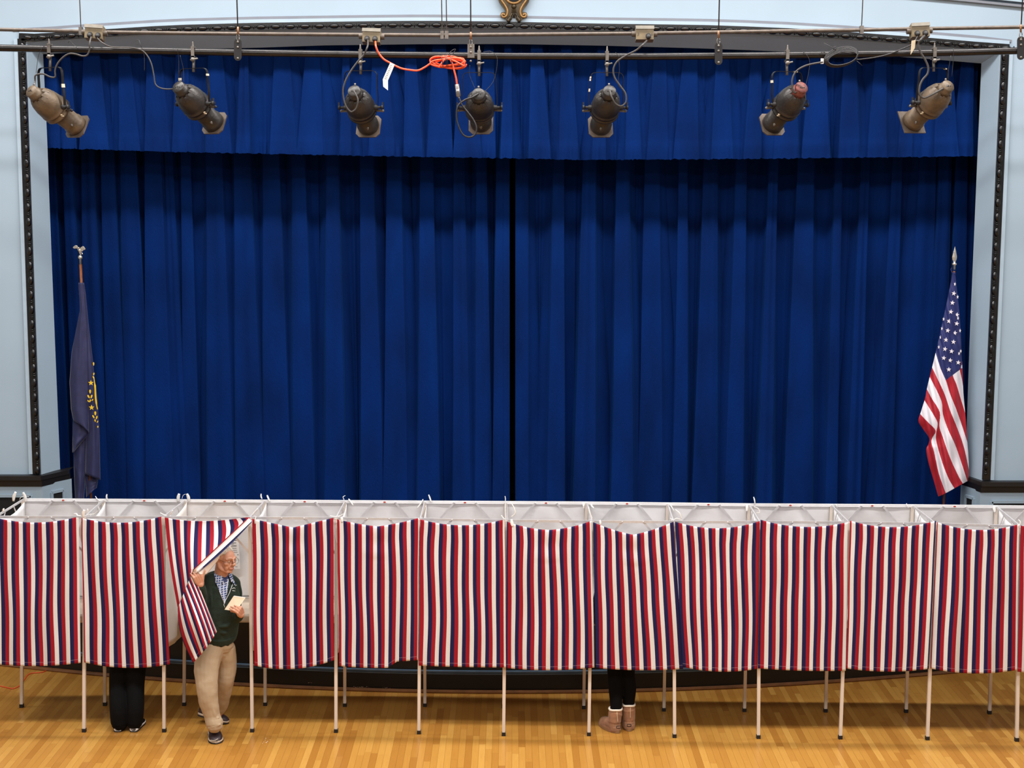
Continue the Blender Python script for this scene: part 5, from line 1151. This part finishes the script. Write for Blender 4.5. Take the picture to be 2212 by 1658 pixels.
# shoes
def shoe(par, heel, toe, pitch, w=.052, mats=('shoe', 'sole'), h=.085, nm='shoe', hi=0):
    d = toe - heel; L = d.length; x = d.normalized(); up = Vector((0, 0, 1)); s = x.cross(up).normalized(); up = s.cross(x).normalized()
    W = [(0, .55), (.04, .72), (.12, .80), (.3, .80), (.5, .86), (.68, 1.0), (.82, .95), (.93, .70), (.98, .42), (1, .15)]
    Hh = [(0, .80), (.05, .95), (.25, 1.0), (.4, .95), (.55, .78), (.7, .62), (.85, .52), (.95, .38), (1, .22)]
    def loft(z0, hs, ws, n=24, seg=18, top=1):
        mb = MB(); vs = []
        for i in range(n + 1):
            t = i / n; ww = w * lerp(W, t) * ws; hh = hs(t)
            for k in range(seg):
                a = 2 * math.pi * k / seg; cx, cz = math.cos(a), math.sin(a)
                zz = (z0 + hh * .5) + hh * .5 * (abs(cz) ** .55) * (1 if cz > 0 else -1)
                vs.append(heel + x * (t * L) + s * (ww * (abs(cx) ** .7) * (1 if cx > 0 else -1) * (1 - .35 * max(0, cz) * top)) + up * zz)
        fs = [(i * seg + k, i * seg + (k + 1) % seg, (i + 1) * seg + (k + 1) % seg, (i + 1) * seg + k) for i in range(n) for k in range(seg)] + [tuple(range(seg)), tuple(n * seg + k for k in range(seg))]
        mb.add(vs, fs); return mb
    sh = obj(nm, loft(.012, lambda t: h * lerp(Hh, t), .96), mats[0], par, True)
    obj('outsole', loft(0, lambda t: .012, 1.06, top=0), 'rubber', sh, True)
    obj('midsole', loft(.010, lambda t: .022 + .006 * (t < .3), 1.05, top=0), mats[1], sh, True)
    if hi:
        mb = MB()
        for k in range(5): 
            p = heel + x * (L * (.42 + .06 * k)) + up * (h * lerp(Hh, .42 + .06 * k) + .014); tube(mb, [p - s * .016, p + up * .003, p + s * .016 + x * .006], .0022, 6)
        obj('laces', mb, 'greycable', sh, True)
    return sh
h1 = Z(461, 1582); h1.z = 0; t1 = Z(468, 1607); t1.z = 0
dn = (t1 - h1).normalized(); h1 = t1 - dn * .285
s1 = shoe(man, h1, t1, 0, .062, h=.10, hi=1)
mb = MB(); x_ = dn; q_ = t1 - x_ * .03; tube(mb, spline([q_ + Vector((-.052, .01, .03)), q_ + Vector((-.035, -.025, .034)), q_ + Vector((-.005, -.035, .038)), q_ + Vector((.02, -.030, .05))], 4), .0035, 6); obj('shoe_trim', mb, 'sole', s1, True)
t2 = Z(494, 1562); t2.z = .0; h2 = P(429, 1551, 13.14); h2.z = .07
s2 = shoe(man, h2, t2, 0, .052, hi=1)
# folded card in the left hand
cd = thing('folded_card', 'folded white card held in the left hand of the man in green', 'card', P(507, 1303, 12.66))
q = [P(485, 1316, 12.66), P(504.5, 1287, 12.68), P(530, 1291, 12.70), P(510, 1319.5, 12.67)]
mb = MB(); prism(mb, q, (0, .0012, 0)); obj('card_front', mb, 'card', cd)
mb = MB(); prism(mb, [q[0] + Vector((0, .006, 0)), P(505.5, 1286, 12.695), P(530.5, 1289.5, 12.715), q[3] + Vector((0, .006, 0))], (0, .0012, 0)); obj('card_back', mb, 'paper', cd)
# ---------------------------------------------------------------- two voters seen only below the curtains
def voter(lab, feet, hip, H, cloth, legr, top, hairm, az):
    r = thing('person', lab, 'person', Vector((hip.x, hip.y, 0)))
    f = Matrix.Rotation(R(az), 3, 'Z'); V = lambda x, y, z: hip * 1.0 + f @ Vector((x, y, 0)) + Vector((0, 0, z - hip.z))
    mb = MB(); hd = V(0, .10, H - .12); hr = Matrix.Rotation(R(az + 180), 3, 'Z') @ Matrix.Rotation(R(18), 3, 'X'); gg = head(mb, hd, hr, .96)
    limb(mb, [V(0, .03, H * .80), V(0, .06, H * .85), gg(0, .02, -.05)], [.06, .052, .052], 12)
    limb(mb, [V(0, 0, H * .50), V(0, .0, H * .62), V(0, .03, H * .78)], [.11, .10, .10], 14)
    for s, ft_ in zip((-1, 1), feet):
        limb(mb, [V(s * .08, 0, H * .50)] + ft_[1], [.07, .045, .04, .035, .03], 12)
        sh_ = V(s * .17, .03, H * .79); el = V(s * .22, .04, H * .62); wr = V(s * .12, .24, H * .62)
        limb(mb, [V(0, .03, H * .79), sh_, el], [.06, .045, .04], 10); limb(mb, [el, wr], [.038, .026], 10)
        hand(mb, wr, V(s * .08, .36, H * .62) - wr, Vector((0, .2, 1)), -s, [(.3, .08), (.35, .02), (.4, -.03), (.45, -.08)], .95)
    remesh(obj('body', mb, 'skin', r, True), .007, 3)
    mb = MB(); limb(mb, [V(0, -.0, H * .47), V(0, 0, H * .60), V(0, .03, H * .76)], [.145, .135, .14], 18, sx=1.12, sy=.82, up=f @ Vector((0, 1, 0)))
    for s in (-1, 1):
        sh_ = V(s * .17, .03, H * .785); el = V(s * .22, .04, H * .62); wr = V(s * .13, .22, H * .62)
        limb(mb, [V(s * .05, .03, H * .80), sh_, el], [.07, .066, .055], 12); limb(mb, [el, wr], [.055, .042], 12)
    remesh(obj('jacket', mb, top, r, True), .008, 4)
    mb = MB(); ball(mb, gg(0, .028, .036), (.086, .100, .092), 20, rot=hr); ball(mb, gg(0, .06, -.03), (.07, .06, .08), 16, rot=hr); obj('hair', mb, hairm, r, True)
    mb = MB(); limb(mb, [V(0, 0, H * .53), V(0, 0, H * .47)], [.128, .125], 16, sx=1.08, sy=.85, up=f @ Vector((0, 1, 0)))
    for s, ft_, lr in zip((-1, 1), feet, legr): limb(mb, [V(s * .07, 0, H * .48)] + ft_[1], lr, 18)
    remesh(obj('trousers' if cloth == 'blackcloth' else 'leggings', mb, cloth, r, True), .006, 4)
    return r
# black flared trousers, pale soled shoes
a1, a2 = Z(258, 1576), Z(294, 1576)
K = 12.97
v1 = voter('person in black flared trousers and pale-soled shoes standing behind the second curtain from the left', [(a1, [P(258, 1440, K + .08), P(255, 1480, K + .05), P(257, 1530, K - .04), P(258.5, 1560, K - .04)]), (a2, [P(293, 1440, K + .08), P(292, 1480, K + .05), P(293, 1530, K - .04), P(291, 1559, K - .04)])], Vector((P(276, 1400, 13.1).x, 13.1, .86)), 1.66,
           'blackcloth', [(.10, .088, .078, .082, .078), (.10, .092, .082, .074, .072)], 'coatcloth', 'darkhair', 0)
for px, py, dx in ((254.5, 1581, -.02), (288, 1581, .015)):
    hl = Z(px, py); hl.z = 0; shoe(v1, hl, hl + Vector((dx, .27, 0)), 0, .047, ('blackcloth', 'paper'), .07)
v1['label'] = 'person in black flared trousers and pale-soled shoes, only legs seen below the curtain'
# black leggings and tan boots
B1, B2 = Z(1341, 1580), Z(1358, 1578)
K2 = 12.92
v2 = voter('person in black leggings and tan sheepskin boots, only legs seen below the curtain', [(Z(1331, 1578), [P(1328, 1450, K2 + .05), P(1330, 1490, K2 + .03), P(1331, 1522, K2 + .0), P(1331, 1543, K2 + .0)]), (Z(1358, 1575), [P(1356, 1450, K2 + .07), P(1359, 1485, K2 + .06), P(1358, 1515, K2 + .05), P(1358, 1538, K2 + .05)])], Vector((P(1343, 1400, 12.99).x, 12.99, .86)), 1.6,
           'legging', [(.085, .066, .063, .052, .05), (.085, .062, .064, .054, .05)], 'coatcloth', 'darkhair', 0)
def boot(par, heel_px, top_px, rt, toe, w):
    hl = Z(*heel_px); hl.z = 0; tp = P(top_px[0], top_px[1], hl.y + .055)
    mb = MB(); ax = (hl + toe * .06); ax.z = .05
    tt = toe.normalized(); sd = Vector((-tt.y, tt.x, 0))
    limb(mb, [tp - Vector((0, 0, .045)), Vector(((tp.x + ax.x) / 2, (tp.y + ax.y) / 2, (tp.z + .09) / 2)), ax + Vector((0, 0, .04))], [rt, rt * .93, rt * .90], 20, sub=6)
    limb(mb, [hl + tt * .055 + Vector((0, 0, .055)), hl + tt * .13 + Vector((0, 0, .055)), hl + tt * .21 + Vector((0, 0, .045))], [.056, .055, .048], 16, sy=1)
    limb(mb, [hl + tt * .045 + Vector((0, 0, .035)), hl + tt * .13 + Vector((0, 0, .03)), hl + tt * .215 + Vector((0, 0, .03))], [.053, .055, .05], 16)
    # cut flat at the sole
    b = remesh(obj('boot', mb, 'suede', par, True), .005, 4)
    mb = MB(); pts = []
    for k in range(28):
        a = 2 * math.pi * k / 28; pts.append(hl + tt * (.125 + .135 * math.cos(a)) + sd * (.056 * math.sin(a) * (1 + .12 * math.cos(a))) + Vector((0, 0, .002)))
    prism(mb, pts, (0, 0, .026)); so = obj('boot_sole', mb, 'suededark', b)
    mb = MB(); tube(mb, [tp + Vector(((rt - .009) * math.cos(a), (rt - .009) * math.sin(a), -.008 + .003 * math.sin(3 * a))) for a in [2 * math.pi * k / 20 for k in range(21)]], .010, 8); obj('boot_lining', mb, 'fleece', b, True)
    # back seam and small heel badge
    bvt = ev(b)
    def pc(x, y, off): return cast(bvt, x, y, off)
    cx = (heel_px[0] + top_px[0]) / 2
    mb = MB(); tube(mb, [pc(top_px[0] + 3 + (heel_px[0] - top_px[0]) * t * .3, top_px[1] + 6 + 26 * t, .002) for t in [k / 8 for k in range(9)]], .0026, 6); obj('boot_seam', mb, 'tape', b, True)
    mb = MB(); y_ = heel_px[1] - 13; x_ = heel_px[0]
    for a_, b_ in (((x_ - 4, y_ - 2.5), (x_ + 4, y_ - 2.5)), ((x_ + 4, y_ - 2.5), (x_ + 4, y_ + 2)), ((x_ + 4, y_ + 2), (x_ - 4, y_ + 2)), ((x_ - 4, y_ + 2), (x_ - 4, y_ - 2.5))): tube(mb, [pc(*a_, .002), pc((a_[0] + b_[0]) / 2, (a_[1] + b_[1]) / 2, .002), pc(*b_, .002)], .0028, 6)
    obj('heel_badge', mb, 'rubber', b, True)
boot(v2, (1336, 1583), (1329.5, 1528), .064, Vector((-.55, .83, 0)), .05)
boot(v2, (1359, 1579), (1358.5, 1519), .060, Vector((.05, 1, 0)), .05)
# ================================================================== LIGHT: ceiling rows of the hall and an added rear fill
def area(name, loc, sx, sy, power, col=(1, .975, .955), rot=(0, 0, 0)):
    l = bpy.data.lights.new(name, 'AREA'); l.shape = 'RECTANGLE'; l.size = sx; l.size_y = sy; l.energy = power; l.color = col
    o = bpy.data.objects.new(name, l); COL.objects.link(o); o.location = loc; o.rotation_euler = rot; return o
area('ceiling_row_over_booths', (0, 13.25, 8.1), 13, .35, 500)
area('ceiling_row_mid_hall', (0, 9.0, 8.1), 13, .5, 640)
area('rear_hall_fill', (0, 2.5, 8.1), 12, 1.5, 480)  # fill lamp added behind the ceiling rows, brightens the curtain fronts
w = bpy.data.worlds.new('hall_air'); scene.world = w; w.use_nodes = True
w.node_tree.nodes['Background'].inputs[0].default_value = (.8, .88, 1, 1); w.node_tree.nodes['Background'].inputs[1].default_value = .05
